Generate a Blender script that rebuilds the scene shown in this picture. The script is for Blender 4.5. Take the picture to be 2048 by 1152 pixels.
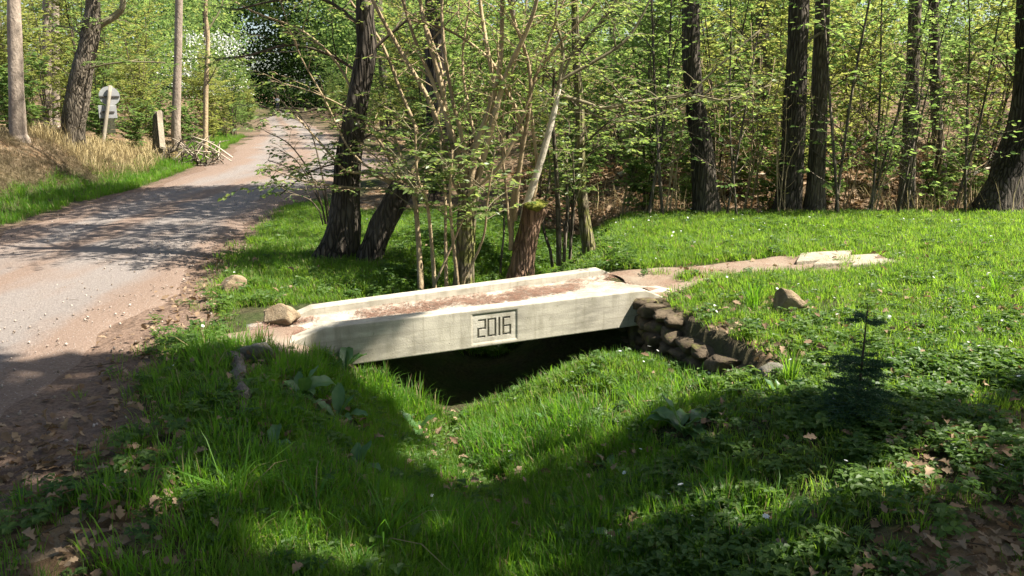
import bpy, math, random
import numpy as np
from mathutils import Vector, Matrix

# ------------------------------------------------------------------ camera, sky, sun, exposure
scene = bpy.context.scene
for o in list(bpy.data.objects):
    bpy.data.objects.remove(o)
C = scene.collection
CAMH = 1.55
FPX = 1550.0
PITCH = math.atan(381 / FPX)
cam_d = bpy.data.cameras.new('camera')
cam_d.sensor_width = 36.0
cam_d.lens = FPX / 2048 * 36.0
cam_d.clip_end = 2000
cam_d.clip_start = 0.05
cam = bpy.data.objects.new('camera', cam_d)
cam.location = (0, 0, CAMH)
cam.rotation_euler = (math.pi / 2 - PITCH, 0, 0)
C.objects.link(cam)
scene.camera = cam

SUN_EL = math.radians(52)
SUN_AZ = math.radians(-6)         # from +X, turned a little towards the viewer
SUN = np.array([math.cos(SUN_EL) * math.cos(SUN_AZ), math.cos(SUN_EL) * math.sin(SUN_AZ), math.sin(SUN_EL)])
world = bpy.data.worlds.new('World')
scene.world = world
world.use_nodes = True
wn = world.node_tree
for n in list(wn.nodes):
    wn.nodes.remove(n)
sky = wn.nodes.new('ShaderNodeTexSky')
sky.sky_type = 'NISHITA'
sky.sun_disc = False
sky.sun_elevation = SUN_EL
sky.sun_rotation = math.pi / 2 - SUN_AZ
sky.air_density = 1.0
sky.dust_density = 2.0
bg = wn.nodes.new('ShaderNodeBackground')
bg.inputs[1].default_value = 0.066
wo = wn.nodes.new('ShaderNodeOutputWorld')
wn.links.new(sky.outputs[0], bg.inputs[0])
wn.links.new(bg.outputs[0], wo.inputs[0])
sun_d = bpy.data.lights.new('sun', 'SUN')
sun_d.energy = 5.0
sun_d.angle = math.radians(0.53)
sun_d.color = (1.0, 0.94, 0.82)
sun = bpy.data.objects.new('sun', sun_d)
sun.rotation_euler = Vector(SUN).to_track_quat('Z', 'Y').to_euler()
sun.location = (20, 0, 25)
C.objects.link(sun)
vs = scene.view_settings
vs.view_transform = 'Standard'
vs.look = 'None'
vs.gamma = 1.0
vs.use_curve_mapping = False
vs.exposure = 1.75
scene.render.engine = 'CYCLES'
cy = scene.cycles
cy.max_bounces = 4
cy.diffuse_bounces = 3
cy.glossy_bounces = 2
cy.transmission_bounces = 4
cy.transparent_max_bounces = 4
cy.caustics_reflective = False
cy.caustics_refractive = False
cy.sample_clamp_indirect = 6.0
cy.use_denoising = True

rng = np.random.default_rng(7)
random.seed(7)
TAU = 2 * math.pi


# ------------------------------------------------------------------ positions
def ray(px, py):
    xc = (px - 1024) / FPX
    yc = -(py - 576) / FPX
    c, s = math.cos(PITCH), math.sin(PITCH)
    return np.array([xc, c + yc * s, -s + yc * c])


def at(px, py, Y):
    """point at world depth Y seen in direction (px, py)"""
    d = ray(px, py)
    t = Y / d[1]
    return np.array([0, 0, CAMH]) + d * t


def G(px, py, z=0.0):
    """point at height z seen in direction (px, py)"""
    d = ray(px, py)
    t = (z - CAMH) / d[2]
    return np.array([0, 0, CAMH]) + d * t


def sstep(a, b, v):
    t = np.clip((v - a) / (b - a), 0, 1)
    return t * t * (3 - 2 * t)


# cheap smooth value noise, vectorised
_perm = rng.permutation(256)
_vals = rng.random(256)


def vnoise(x, y, seed=0):
    x = np.asarray(x, float) + seed * 17.3
    y = np.asarray(y, float) + seed * 7.9
    xi = np.floor(x).astype(int)
    yi = np.floor(y).astype(int)
    fx, fy = x - xi, y - yi
    fx = fx * fx * (3 - 2 * fx)
    fy = fy * fy * (3 - 2 * fy)

    def h(a, b):
        return _vals[_perm[(_perm[a & 255] + b) & 255]]
    return (h(xi, yi) * (1 - fx) + h(xi + 1, yi) * fx) * (1 - fy) + (h(xi, yi + 1) * (1 - fx) + h(xi + 1, yi + 1) * fx) * fy


# road edges (x at given y)
RY = np.array([-14, 0, 3.4, 5.9, 7.45, 9.0, 11.5, 13.8, 16.5, 20, 27, 36, 60, 101, 160])
RL = np.array([-5.9, -5.9, -5.9, -5.9, -5.95, -6.05, -6.4, -6.5, -6.9, -7.6, -9.4, -11.6, -19.2, -32.0, -51])
RR = np.array([-2.2, -2.25, -2.28, -2.66, -2.92, -3.1, -3.42, -3.3, -2.7, -2.9, -5.4, -8.3, -16.0, -28.2, -46])


def road_l(y): return np.interp(y, RY, RL)
def road_r(y): return np.interp(y, RY, RR)


# ditch line
DY = np.array([-6, 1.5, 3.0, 4.0, 4.7, 5.6, 7, 9, 11, 14, 22, 40])
DX = np.array([.9, .2, -.03, -.28, -.43, -.42, -.02, .6, 1.0, 1.5, 3, 6])
DD = np.array([.15, .32, .46, .58, .66, .78, .62, .42, .3, .25, .1, 0])
WX = np.array([1.62, 1.5, 1.32, 1.16, 1.10])      # wall line (x) from front to bridge
WY = np.array([4.45, 4.75, 5.25, 5.85, 6.15])


def ditch_x(y): return np.interp(y, DY, DX)


def H(x, y, rough=True):
    x = np.asarray(x, float)
    y = np.asarray(y, float)
    d = x - ditch_x(y)
    dep = np.interp(y, DY, DD)
    wl = np.interp(y, [2, 4, 5, 6, 9, 14], [1.5, 1.35, 1.15, 1.3, 1.2, 1.2])
    wr = np.interp(y, [1, 3, 4.3, 5.0, 6.0, 6.6, 9, 14], [1.7, 1.7, 2.3, 3.5, 3.5, 1.0, .8, .9])
    w = np.where(d < 0, wl, wr)
    rr_ = np.clip(np.abs(d) / w - .05, 0, .95) / .95
    z = -dep * (1 - .5 * sstep(0, 1.0, rr_) - .5 * (1 - (1 - rr_) ** 1.7))
    z = z + .26 * np.exp(-((x - .58) / .48) ** 2 - ((y - 5.18) / .36) ** 2) * (d > 0)
    # retained ground behind the dry stone wall
    xw = np.interp(y, WY, WX)
    wall = sstep(-.075, .0, x - xw) * sstep(4.25, 4.65, y) * (1 - sstep(6.3, 6.6, y))
    z = z * (1 - wall)
    # flat under road
    rr, rl = road_r(y), road_l(y)
    # left bank
    amp = np.interp(y, [-10, 5, 9, 12, 15, 18, 22, 30, 60], [1.3, 1.3, 1.2, 1.05, .7, .35, .25, .5, 1.0])
    z = z + amp * sstep(0.25, 2.3, rl - x) + np.clip(rl - 2.5 - x, 0, 60) * .05
    # forest slope behind the meadow
    ey = 10.3
    m = sstep(0, 3.5, x - np.maximum(rr + 1.5, -1.0))
    z = z + m * (-.10 * sstep(0, .8, y - ey) * (1 - sstep(1.2, 3, y - ey)) + .5 * sstep(1.0, 7, y - ey)
                 + np.clip(y - 16, 0, 60) * .10)
    z = z + .05 * sstep(2.5, 6, x) * (1 - sstep(9, 10.5, y))
    if rough:
        off = sstep(0.1, .6, np.maximum(x - rr, rl - x))
        z = z + off * ((vnoise(x * 1.3, y * 1.3, 1) - .5) * .07 + (vnoise(x * 4, y * 4, 2) - .5) * .03)
        z = z + sstep(10, 13, y) * off * (vnoise(x * .7, y * .7, 3) - .5) * .3
    return z


def onroad(x, y, pad=0.0):
    return (x > road_l(y) - pad) & (x < road_r(y) + pad) & (np.asarray(y) < 106)


# ------------------------------------------------------------------ mesh helpers
class MB:
    def __init__(self):
        self.v, self.q, self.t, self.n = [], [], [], 0

    def add(self, v, quads=None, tris=None):
        v = np.asarray(v, float).reshape(-1, 3)
        if quads is not None and len(quads):
            self.q.append(np.asarray(quads, int) + self.n)
        if tris is not None and len(tris):
            self.t.append(np.asarray(tris, int) + self.n)
        self.v.append(v)
        self.n += len(v)
        return self

    def mesh(self, name, mats=(), smooth=True):
        v = np.concatenate(self.v) if self.v else np.zeros((0, 3))
        q = np.concatenate(self.q) if self.q else np.zeros((0, 4), int)
        t = np.concatenate(self.t) if self.t else np.zeros((0, 3), int)
        me = bpy.data.meshes.new(name)
        me.vertices.add(len(v))
        me.vertices.foreach_set('co', v.astype(np.float32).ravel())
        nl = len(q) * 4 + len(t) * 3
        me.loops.add(nl)
        me.loops.foreach_set('vertex_index', np.concatenate([q.ravel(), t.ravel()]).astype(np.int32))
        nf = len(q) + len(t)
        me.polygons.add(nf)
        st = np.concatenate([np.arange(len(q)) * 4, len(q) * 4 + np.arange(len(t)) * 3]).astype(np.int32)
        me.polygons.foreach_set('loop_start', st)
        me.polygons.foreach_set('use_smooth', np.full(nf, smooth))
        me.update(calc_edges=True)
        for m in (mats if isinstance(mats, (list, tuple)) else [mats]):
            me.materials.append(m)
        return me


def obj(name, mesh, parent=None, loc=None, rot=None, scale=None):
    if isinstance(mesh, MB):
        raise TypeError
    o = bpy.data.objects.new(name, mesh)
    C.objects.link(o)
    if parent is not None:
        o.parent = parent
    if loc is not None:
        o.location = loc
    if rot is not None:
        o.rotation_euler = rot
    if scale is not None:
        o.scale = scale if hasattr(scale, '__len__') else (scale,) * 3
    return o


def tag(o, label, cat, group=None, kind=None):
    o['label'] = label
    o['category'] = cat
    if group:
        o['group'] = group
    if kind:
        o['kind'] = kind
    return o


def thing(name, label, cat, loc=(0, 0, 0), group=None):
    o = bpy.data.objects.new(name, None)
    o.empty_display_size = .1
    C.objects.link(o)
    o.location = loc
    return tag(o, label, cat, group)


def copy_tree(root, loc, rz=0, sc=1.0, label=None):
    r = root.copy()
    C.objects.link(r)
    r.location = loc
    r.rotation_euler = (0, 0, rz)
    r.scale = (sc,) * 3 if not hasattr(sc, '__len__') else sc
    if label:
        r['label'] = label
    for ch in root.children:
        c = ch.copy()
        C.objects.link(c)
        c.parent = r
        for g in ch.children:
            d = g.copy()
            C.objects.link(d)
            d.parent = c
    return r


def norm(v):
    v = np.asarray(v, float)
    return v / (np.linalg.norm(v, axis=-1, keepdims=True) + 1e-12)


def smooth_path(P, R, n):
    """Catmull-Rom resample"""
    P = np.asarray(P, float)
    R = np.asarray(R, float)
    k = len(P)
    if k == 2:
        u = np.linspace(0, 1, n)[:, None]
        return P[0] * (1 - u) + P[1] * u, np.interp(np.linspace(0, 1, n), [0, 1], R)
    Pp = np.vstack([2 * P[0] - P[1], P, 2 * P[-1] - P[-2]])
    u = np.linspace(0, k - 1 - 1e-6, n)
    i = np.floor(u).astype(int)
    f = (u - i)[:, None]
    p0, p1, p2, p3 = Pp[i], Pp[i + 1], Pp[i + 2], Pp[i + 3]
    out = .5 * (2 * p1 + (p2 - p0) * f + (2 * p0 - 5 * p1 + 4 * p2 - p3) * f ** 2 + (3 * p1 - p0 - 3 * p2 + p3) * f ** 3)
    return out, np.interp(u, np.arange(k), R)


def tube(mb, P, R, sides=8, bump=0.0, cap=True, seed=0):
    P = np.asarray(P, float)
    n = len(P)
    T = norm(np.gradient(P, axis=0))
    up = np.array([1.0, 0.1, 0.0])
    A = norm(np.cross(T, up))
    B = np.cross(T, A)
    th = np.linspace(0, TAU, sides, endpoint=False)
    rr = np.asarray(R)[:, None] * np.ones(sides)
    if bump:
        L = np.arange(n)[:, None] * .45
        rr = rr * (1 + bump * (vnoise(np.cos(th)[None] * 2.2 + L * .3 + seed, np.sin(th)[None] * 2.2 + L * .5, seed) - .5) * 2
                   + bump * .6 * (vnoise(th[None] * 2.4 + seed * 3, L * 1.8, seed + 3) - .5))
    V = P[:, None] + rr[..., None] * (np.cos(th)[None, :, None] * A[:, None] + np.sin(th)[None, :, None] * B[:, None])
    idx = np.arange(n * sides).reshape(n, sides)
    a = idx[:-1]
    b = np.roll(idx, -1, 1)[:-1]
    c = np.roll(idx, -1, 1)[1:]
    d = idx[1:]
    q = np.stack([a, b, c, d], -1).reshape(-1, 4)
    V = V.reshape(-1, 3)
    tr = []
    if cap:
        V = np.vstack([V, P[-1] + T[-1] * R[-1] * .15])
        for s in range(sides):
            tr.append((idx[-1, s], idx[-1, (s + 1) % sides], n * sides))
    mb.add(V, q, tr)


def leaves(mb, P, D, N, L, W, fold=.18, droop=.15):
    """leaf = two folded quads, arrays of positions, directions, normals, lengths, widths"""
    n = len(P)
    D = norm(D)
    S = norm(np.cross(D, N))
    U = np.cross(S, D)
    L = np.broadcast_to(L, n)[:, None]
    W = np.broadcast_to(W, n)[:, None] * .5
    v = np.stack([
        P,
        P + D * L * .32 + S * W * .92 + U * W * fold * 1.2,
        P + D * L * .70 + S * W * .72 + U * (W * fold - L * droop * .35),
        P + D * L - U * L * droop,
        P + D * L * .70 - S * W * .72 + U * (W * fold - L * droop * .35),
        P + D * L * .32 - S * W * .92 + U * W * fold * 1.2], 1).reshape(-1, 3)
    b = np.arange(n)[:, None] * 6
    q = np.concatenate([b + np.array([[0, 1, 2, 3]]), b + np.array([[0, 3, 4, 5]])])
    mb.add(v, q)


def rand_dir(n, r=rng, zs=1.0, zb=0.0):
    v = r.normal(size=(n, 3))
    v[:, 2] = v[:, 2] * zs + zb
    return norm(v)


# ------------------------------------------------------------------ materials
class M:
    def __init__(self, name):
        self.m = bpy.data.materials.new(name)
        self.m.use_nodes = True
        self.t = self.m.node_tree
        for n in list(self.t.nodes):
            self.t.nodes.remove(n)
        self.out = self.n('ShaderNodeOutputMaterial')

    def n(self, typ, **kw):
        nd = self.t.nodes.new(typ)
        for k, v in kw.items():
            setattr(nd, k, v)
        return nd

    def l(self, a, b):
        self.t.links.new(a, b)

    def coords(self, kind='Object', scale=(1, 1, 1)):
        tc = self.n('ShaderNodeTexCoord')
        mp = self.n('ShaderNodeMapping')
        mp.inputs['Scale'].default_value = scale
        self.l(tc.outputs[kind], mp.inputs[0])
        return mp.outputs[0]

    def pos(self, scale=(1, 1, 1)):
        g = self.n('ShaderNodeNewGeometry')
        mp = self.n('ShaderNodeMapping')
        mp.inputs['Scale'].default_value = scale
        self.l(g.outputs['Position'], mp.inputs[0])
        return mp.outputs[0]

    def noise(self, co, scale, detail=3, rough=.55):
        nd = self.n('ShaderNodeTexNoise')
        nd.inputs['Scale'].default_value = scale
        nd.inputs['Detail'].default_value = detail
        nd.inputs['Roughness'].default_value = rough
        if co is not None:
            self.l(co, nd.inputs['Vector'])
        return nd.outputs['Fac']

    def vor(self, co, scale, feature='F1'):
        nd = self.n('ShaderNodeTexVoronoi', feature=feature)
        nd.inputs['Scale'].default_value = scale
        self.l(co, nd.inputs['Vector'])
        return nd

    def ramp(self, fac, stops):
        nd = self.n('ShaderNodeValToRGB')
        el = nd.color_ramp.elements
        while len(el) < len(stops):
            el.new(.5)
        for e, (p, c) in zip(el, stops):
            e.position = p
            e.color = (c, c, c, 1) if not hasattr(c, '__len__') else (*c, 1)
        self.l(fac, nd.inputs[0])
        return nd.outputs[0]

    def mix(self, fac, a, b, mode='MIX'):
        nd = self.n('ShaderNodeMix', data_type='RGBA', blend_type=mode)
        for s, v in ((nd.inputs[0], fac), (nd.inputs[6], a), (nd.inputs[7], b)):
            if hasattr(v, 'is_linked'):
                self.l(v, s)
            elif hasattr(v, '__len__'):
                s.default_value = (*v, 1)
            else:
                s.default_value = v
        return nd.outputs[2]

    def math(self, op, a, b=0.0):
        nd = self.n('ShaderNodeMath', operation=op)
        for s, v in ((nd.inputs[0], a), (nd.inputs[1], b)):
            if hasattr(v, 'is_linked'):
                self.l(v, s)
            else:
                s.default_value = v
        return nd.outputs[0]

    def attr(self, name):
        nd = self.n('ShaderNodeAttribute')
        nd.attribute_name = name
        return nd.outputs['Fac']

    def bump(self, h, strength, dist=.02):
        nd = self.n('ShaderNodeBump')
        nd.inputs['Strength'].default_value = strength
        nd.inputs['Distance'].default_value = dist
        self.l(h, nd.inputs['Height'])
        return nd.outputs[0]

    def principled(self, col, rough=.8, normal=None, spec=.3):
        p = self.n('ShaderNodeBsdfPrincipled')
        if hasattr(col, 'is_linked'):
            self.l(col, p.inputs['Base Color'])
        else:
            p.inputs['Base Color'].default_value = (*col, 1)
        p.inputs['Roughness'].default_value = rough
        p.inputs['Specular IOR Level'].default_value = spec
        if normal is not None:
            self.l(normal, p.inputs['Normal'])
        self.l(p.outputs[0], self.out.inputs[0])
        return self.m

    def leaf(self, col, tcol, tmix=.45, gloss=.0, rough=.4):
        d = self.n('ShaderNodeBsdfDiffuse')
        t = self.n('ShaderNodeBsdfTranslucent')
        self.l(col, d.inputs[0])
        self.l(tcol, t.inputs[0])
        mx = self.n('ShaderNodeMixShader')
        mx.inputs[0].default_value = tmix
        self.l(d.outputs[0], mx.inputs[1])
        self.l(t.outputs[0], mx.inputs[2])
        o = mx.outputs[0]
        if gloss:
            g = self.n('ShaderNodeBsdfGlossy')
            g.inputs['Roughness'].default_value = rough
            m2 = self.n('ShaderNodeMixShader')
            m2.inputs[0].default_value = gloss
            self.l(o, m2.inputs[1])
            self.l(g.outputs[0], m2.inputs[2])
            o = m2.outputs[0]
        self.l(o, self.out.inputs[0])
        return self.m


def leaf_mat(name, c1, c2, t1, t2, tmix=.45, gloss=0.0, inst=False, rough=.4):
    m = M(name)
    g = m.n('ShaderNodeNewGeometry')
    r = g.outputs['Random Per Island']
    if inst:
        oi = m.n('ShaderNodeObjectInfo')
        r = m.math('MULTIPLY', m.math('ADD', r, oi.outputs['Random']), .5)
    return m.leaf(m.ramp(r, [(.15, c1), (.85, c2)]), m.ramp(r, [(.15, t1), (.85, t2)]), tmix, gloss, rough)


def grass_mat(name, c1, c2, t1, t2):
    m = M(name)
    g = m.n('ShaderNodeNewGeometry')
    oi = m.n('ShaderNodeObjectInfo')
    isl = g.outputs['Random Per Island']
    patch = m.noise(m.pos(), 1.3, 3)
    r = m.math('ADD', m.math('MULTIPLY', m.math('ADD', isl, oi.outputs['Random']), .3), m.math('MULTIPLY', patch, .45))
    dead = m.ramp(isl, [(.045, 1.0), (.06, 0.0)])
    c = m.mix(dead, m.ramp(r, [(.2, c1), (.75, c2)]), (.27, .22, .11))
    t = m.mix(dead, m.ramp(r, [(.2, t1), (.75, t2)]), (.25, .2, .09))
    return m.leaf(c, t, .5, .012, .5)


MAT = {}
MAT['leaf_near'] = leaf_mat('leaf_near', (.08, .13, .04), (.155, .205, .068), (.24, .35, .065), (.40, .48, .12), .5, .02)
MAT['leaf_mid'] = leaf_mat('leaf_mid', (.07, .125, .042), (.14, .20, .07), (.22, .36, .07), (.38, .50, .13), .5)
MAT['leaf_yellow'] = leaf_mat('leaf_yellow', (.12, .155, .04), (.21, .22, .07), (.34, .40, .08), (.50, .51, .13), .5)
MAT['leaf_dark'] = leaf_mat('leaf_dark', (.02, .045, .015), (.05, .085, .022), (.05, .09, .02), (.09, .15, .03), .3)
MAT['leaf_brown'] = leaf_mat('leaf_brown', (.10, .06, .035), (.34, .25, .17), (.2, .1, .04), (.3, .2, .1), .25, inst=True)
MAT['blossom'] = leaf_mat('blossom', (.6, .62, .58), (.8, .8, .76), (.5, .5, .48), (.6, .6, .56), .35)
MAT['grass'] = grass_mat('grass_blade', (.035, .105, .014), (.09, .185, .022), (.13, .34, .015), (.31, .55, .03))
MAT['grass_short'] = grass_mat('meadow_grass_blade', (.05, .12, .016), (.12, .20, .035), (.17, .37, .02), (.35, .53, .045))
MAT['straw'] = leaf_mat('dry_straw', (.30, .23, .11), (.50, .41, .23), (.3, .22, .1), (.45, .36, .2), .3, 0, True)
MAT['drygrass'] = leaf_mat('dry_bank_grass', (.11, .085, .05), (.23, .185, .115), (.14, .11, .055), (.24, .2, .1), .3, 0, True)
MAT['herb'] = leaf_mat('herb_leaf', (.04, .085, .018), (.09, .15, .03), (.12, .25, .025), (.25, .37, .045), .4, .02, True, .5)
MAT['white'] = leaf_mat('petal_white', (.72, .73, .70), (.8, .8, .78), (.5, .5, .5), (.6, .6, .6), .35)
MAT['yellow'] = leaf_mat('petal_yellow', (.7, .5, .03), (.8, .6, .04), (.5, .4, .03), (.6, .5, .03), .3)
MAT['needle'] = leaf_mat('fir_needle', (.018, .052, .026), (.05, .105, .038), (.03, .07, .02), (.07, .13, .03), .18, .03)


def bark(name, dark, light, zs=.35, scale=14, moss=0.0, rough_bump=.9):
    m = M(name)
    if scale <= 20 and rough_bump > .8:
        co = m.pos((1, 1, .16))
        ridge = m.vor(co, 26, 'DISTANCE_TO_EDGE').outputs['Distance']
        n1 = m.math('ADD', m.math('MULTIPLY', m.ramp(ridge, [(.0, 0.0), (.22, 1.0)]), .55), m.math('MULTIPLY', m.noise(m.pos((1, 1, .3)), 34, 5, .7), .45))
        bs = 1.0
    else:
        n1 = m.noise(m.pos((1, 1, zs)), scale, 5, .65)
        bs = rough_bump
    n2 = m.noise(m.pos((1, 1, .5)), 3.5, 4, .65)
    col = m.ramp(n1, [(.3, dark), (.75, light)])
    col = m.mix(m.ramp(n2, [(.38, 0.0), (.66, .6)]), col, tuple(min(1, c * 1.45 + .015) for c in light))
    col = m.mix(m.ramp(m.noise(m.pos((1, 1, .7)), 1.7, 3), [(.5, 0.0), (.7, .55)]), col, dark)
    if moss:
        n3 = m.noise(m.pos(), 9.0, 6, .7)
        col = m.mix(m.ramp(n3, [(.62 - moss * .22, 0.0), (.72 - moss * .2, .8)]), col, (.15, .155, .035))
    return m.principled(col, .9, m.bump(n1, bs, .045), .15)


MAT['bark_dark'] = bark('bark_dark', (.022, .018, .014), (.085, .07, .055))
MAT['bark_mid'] = bark('bark_mid', (.05, .04, .03), (.17, .14, .105))
MAT['bark_pale'] = bark('bark_pale', (.15, .115, .09), (.30, .245, .195), .5, 24, 0, .6)
MAT['bark_tan'] = bark('bark_tan', (.17, .12, .07), (.37, .285, .175), .8, 22, 0, .4)
MAT['bark_white'] = bark('bark_white', (.30, .26, .20), (.50, .45, .37), .6, 18, 0, .3)
MAT['bark_moss'] = bark('bark_moss', (.06, .045, .03), (.20, .165, .11), .6, 16, .75)
MAT['bark_red'] = bark('bark_red', (.06, .035, .022), (.20, .125, .08), .35, 16, .25)
MAT['bark_log'] = bark('rotten_bark', (.03, .024, .018), (.22, .19, .16), .9, 22, .1)
MAT['twig'] = bark('twig_bark', (.10, .085, .05), (.22, .19, .12), 1, 12, 0, .2)
MAT['twig_dark'] = bark('twig_dark', (.03, .022, .016), (.09, .07, .05), 1, 12, 0, .2)
MAT['deadwood'] = bark('dead_wood', (.20, .16, .12), (.42, .36, .28), .6, 14, 0, .4)
m = M('moss_cushion')
MAT['moss'] = m.principled(m.ramp(m.noise(m.pos(), 30, 4), [(.3, (.05, .06, .012)), (.7, (.20, .20, .04))]), .95, m.bump(m.noise(m.pos(), 70, 3), 1, .02), .05)

# ground: soil, forest litter and bare verge from attributes with a shape of their own
m = M('ground_soil')
co = m.pos()
fine = m.noise(co, 38, 4, .7)
mid = m.noise(co, 4.5, 4)
soil = m.ramp(fine, [(.3, (.028, .026, .014)), (.7, (.075, .068, .035))])
soil = m.mix(m.ramp(mid, [(.4, 0.0), (.65, .7)]), soil, (.035, .055, .015))
vo = m.vor(m.pos((1, 1, .5)), 16)
lit = m.ramp(vo.outputs['Color'], [(.2, (.075, .045, .025)), (.55, (.18, .115, .065)), (.85, (.30, .22, .145))])
lit = m.mix(m.ramp(m.noise(co, 1.6, 4), [(.4, 0.0), (.6, .75)]), lit, (.06, .045, .028))
dirt = m.ramp(fine, [(.3, (.09, .058, .042)), (.7, (.22, .155, .118))])
dirt = m.mix(m.ramp(mid, [(.45, 0.0), (.7, .6)]), dirt, (.10, .065, .045))
col = m.mix(m.attr('forest'), soil, lit)
col = m.mix(m.attr('dirt'), col, dirt)
h = m.math('ADD', fine, m.math('MULTIPLY', vo.outputs['Distance'], .8))
MAT['ground'] = m.principled(col, .95, m.bump(h, .8, .03), .1)

# gravel road
m = M('gravel_road')
co = m.pos()
u = m.attr('across')
fine = m.noise(co, 60, 5, .75)
big = m.noise(m.pos((1.2, .35, 1)), 1.6, 4)
warm = m.ramp(fine, [(.28, (.11, .075, .056)), (.72, (.24, .176, .14))])
grey = m.ramp(fine, [(.28, (.105, .092, .085)), (.72, (.25, .222, .205))])
trk = m.math('ADD', m.ramp(u, [(.12, 0.0), (.26, .9), (.36, .9), (.48, .1), (.60, .9), (.78, 1.0), (.93, 0.0)]),
             m.math('MULTIPLY', m.math('SUBTRACT', big, .5), 1.9))
col = m.mix(m.ramp(trk, [(.32, 0.0), (.9, .9)]), warm, grey)
peb = m.vor(co, 45)
col = m.mix(m.ramp(peb.outputs['Distance'], [(.10, .8), (.2, 0.0)]), col, (.36, .325, .29))
spk = m.noise(co, 23, 2, .8)
col = m.mix(m.ramp(spk, [(.66, 0.0), (.74, .7)]), col, (.10, .07, .05))
h = m.math('ADD', fine, m.math('MULTIPLY', m.ramp(peb.outputs['Distance'], [(0, 1.0), (.3, 0.0)]), .5))
MAT['road'] = m.principled(col, .92, m.bump(h, .7, .015), .15)

m = M('path_dirt')
co = m.pos()
fine = m.noise(co, 55, 5, .75)
MAT['path'] = m.principled(m.mix(m.ramp(m.noise(co, 3.2, 4), [(.4, 0.0), (.65, .8)]),
                                 m.ramp(fine, [(.3, (.11, .072, .052)), (.7, (.25, .175, .13))]), (.24, .20, .155)), .93, m.bump(fine, .7, .015), .1)


def concrete(name, tint=(1, 1, 1), litter=0.0):
    m = M(name)
    co = m.pos()
    a = m.noise(co, 2.6, 5, .6)
    b = m.noise(co, 90, 3, .7)
    st = m.noise(m.pos((1, 1, 5)), 5, 4)
    col = m.ramp(a, [(.3, tuple(.25 * t for t in tint)), (.5, tuple(.36 * t for t in tint)), (.70, tuple(.46 * t for t in tint))])
    col = m.mix(m.ramp(st, [(.45, 0.0), (.62, .55)]), col, tuple(.50 * t for t in tint))
    col = m.mix(m.ramp(m.noise(m.pos((1, 1, .35)), 9, 4), [(.50, 0.0), (.72, .65)]), col, (.21, .19, .14))
    streak = m.noise(m.pos((9, 9, .5)), 2.2, 4, .6)
    col = m.mix(m.ramp(streak, [(.52, 0.0), (.70, .5)]), col, (.19, .17, .125))
    oz_ = m.n('ShaderNodeSeparateXYZ')
    m.l(m.coords('Object'), oz_.inputs[0])
    for lz in (-.105, -.2):
        ln_ = m.ramp(m.math('ABSOLUTE', m.math('ADD', m.math('SUBTRACT', oz_.outputs[2], lz), m.math('MULTIPLY', m.math('SUBTRACT', a, .5), .01))), [(.0015, .35), (.005, 0.0)])
        col = m.mix(ln_, col, (.2, .18, .13))
    lich = m.noise(co, 17, 5, .75)
    col = m.mix(m.ramp(lich, [(.62, 0.0), (.70, .5)]), col, (.15, .145, .09))
    po = m.vor(co, 22)
    holes = m.ramp(po.outputs['Distance'], [(.05, 1.0), (.085, 0.0)])
    hm = m.math('MULTIPLY', holes, m.ramp(m.noise(co, 7, 2), [(.56, 0.0), (.60, 1.0)]))
    col = m.mix(m.math('MULTIPLY', hm, .8), col, (.12, .11, .09))
    if litter:
        ln = m.noise(co, 6, 4, .7)
        lf = m.noise(m.pos((1, 1, 1)), 70, 3, .8)
        col = m.mix(m.math('MULTIPLY', m.ramp(ln, [(.42, 0.0), (.60, 1.0)]), m.ramp(lf, [(.42, .15), (.56, .85)])), col, (.23, .14, .098))
    h = m.math('SUBTRACT', b, m.math('MULTIPLY', hm, 2.0))
    return m.principled(col, .85, m.bump(h, .35, .006), .25)


MAT['concrete'] = concrete('weathered_concrete', (.93, .85, .69))
MAT['deck'] = concrete('deck_concrete', (.92, .85, .72), .9)
MAT['panel'] = concrete('panel_concrete', (1.1, 1.02, .85))


def rock(name, a, b, moss=0.0):
    m = M(name)
    co = m.pos()
    n = m.noise(co, 9, 6, .7)
    col = m.ramp(n, [(.3, a), (.7, b)])
    if moss:
        col = m.mix(m.ramp(m.noise(co, 11, 4), [(.6 - moss * .2, 0.0), (.72 - moss * .2, .8)]), col, (.13, .13, .035))
    return m.principled(col, .9, m.bump(m.noise(co, 26, 6, .75), .9, .025), .15)


MAT['sandstone'] = rock('sandstone', (.13, .088, .052), (.34, .265, .175), .15)
MAT['greystone'] = rock('grey_fieldstone', (.11, .10, .08), (.27, .25, .21), .35)
MAT['wallstone'] = rock('wall_stone', (.05, .038, .026), (.15, .115, .078), .25)
MAT['slab'] = rock('paving_slab_stone', (.24, .20, .145), (.42, .37, .29))


def plain(name, col, rough=.7, spec=.3, metal=0.0, sc=12, var=.25):
    m = M(name)
    n = m.noise(m.coords(), sc, 4)
    c = m.ramp(n, [(.3, tuple(x * (1 - var) for x in col)), (.7, tuple(min(1, x * (1 + var)) for x in col))])
    mm = m.principled(c, rough, m.bump(n, .15, .01), spec)
    mm.node_tree.nodes['Principled BSDF'].inputs['Metallic'].default_value = metal
    return mm


MAT['sign_back'] = plain('sign_back_metal', (.27, .275, .28), .55, .4, 0, 9, .12)
MAT['sign_bracket'] = plain('bracket_steel', (.07, .065, .06), .6)
MAT['sign_dark'] = plain('dark_board', (.055, .055, .035), .8, .2, 0, 20, .3)
MAT['post'] = bark('weathered_post', (.17, .145, .11), (.33, .29, .23), .25, 20, 0, .3)

# ------------------------------------------------------------------ terrain sheet
def steps(*segs):
    out = [segs[0][0]]
    for a, b, s in segs:
        k = max(1, int(round((b - a) / s)))
        out += list(np.linspace(a, b, k + 1)[1:])
    return np.array(out)


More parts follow.
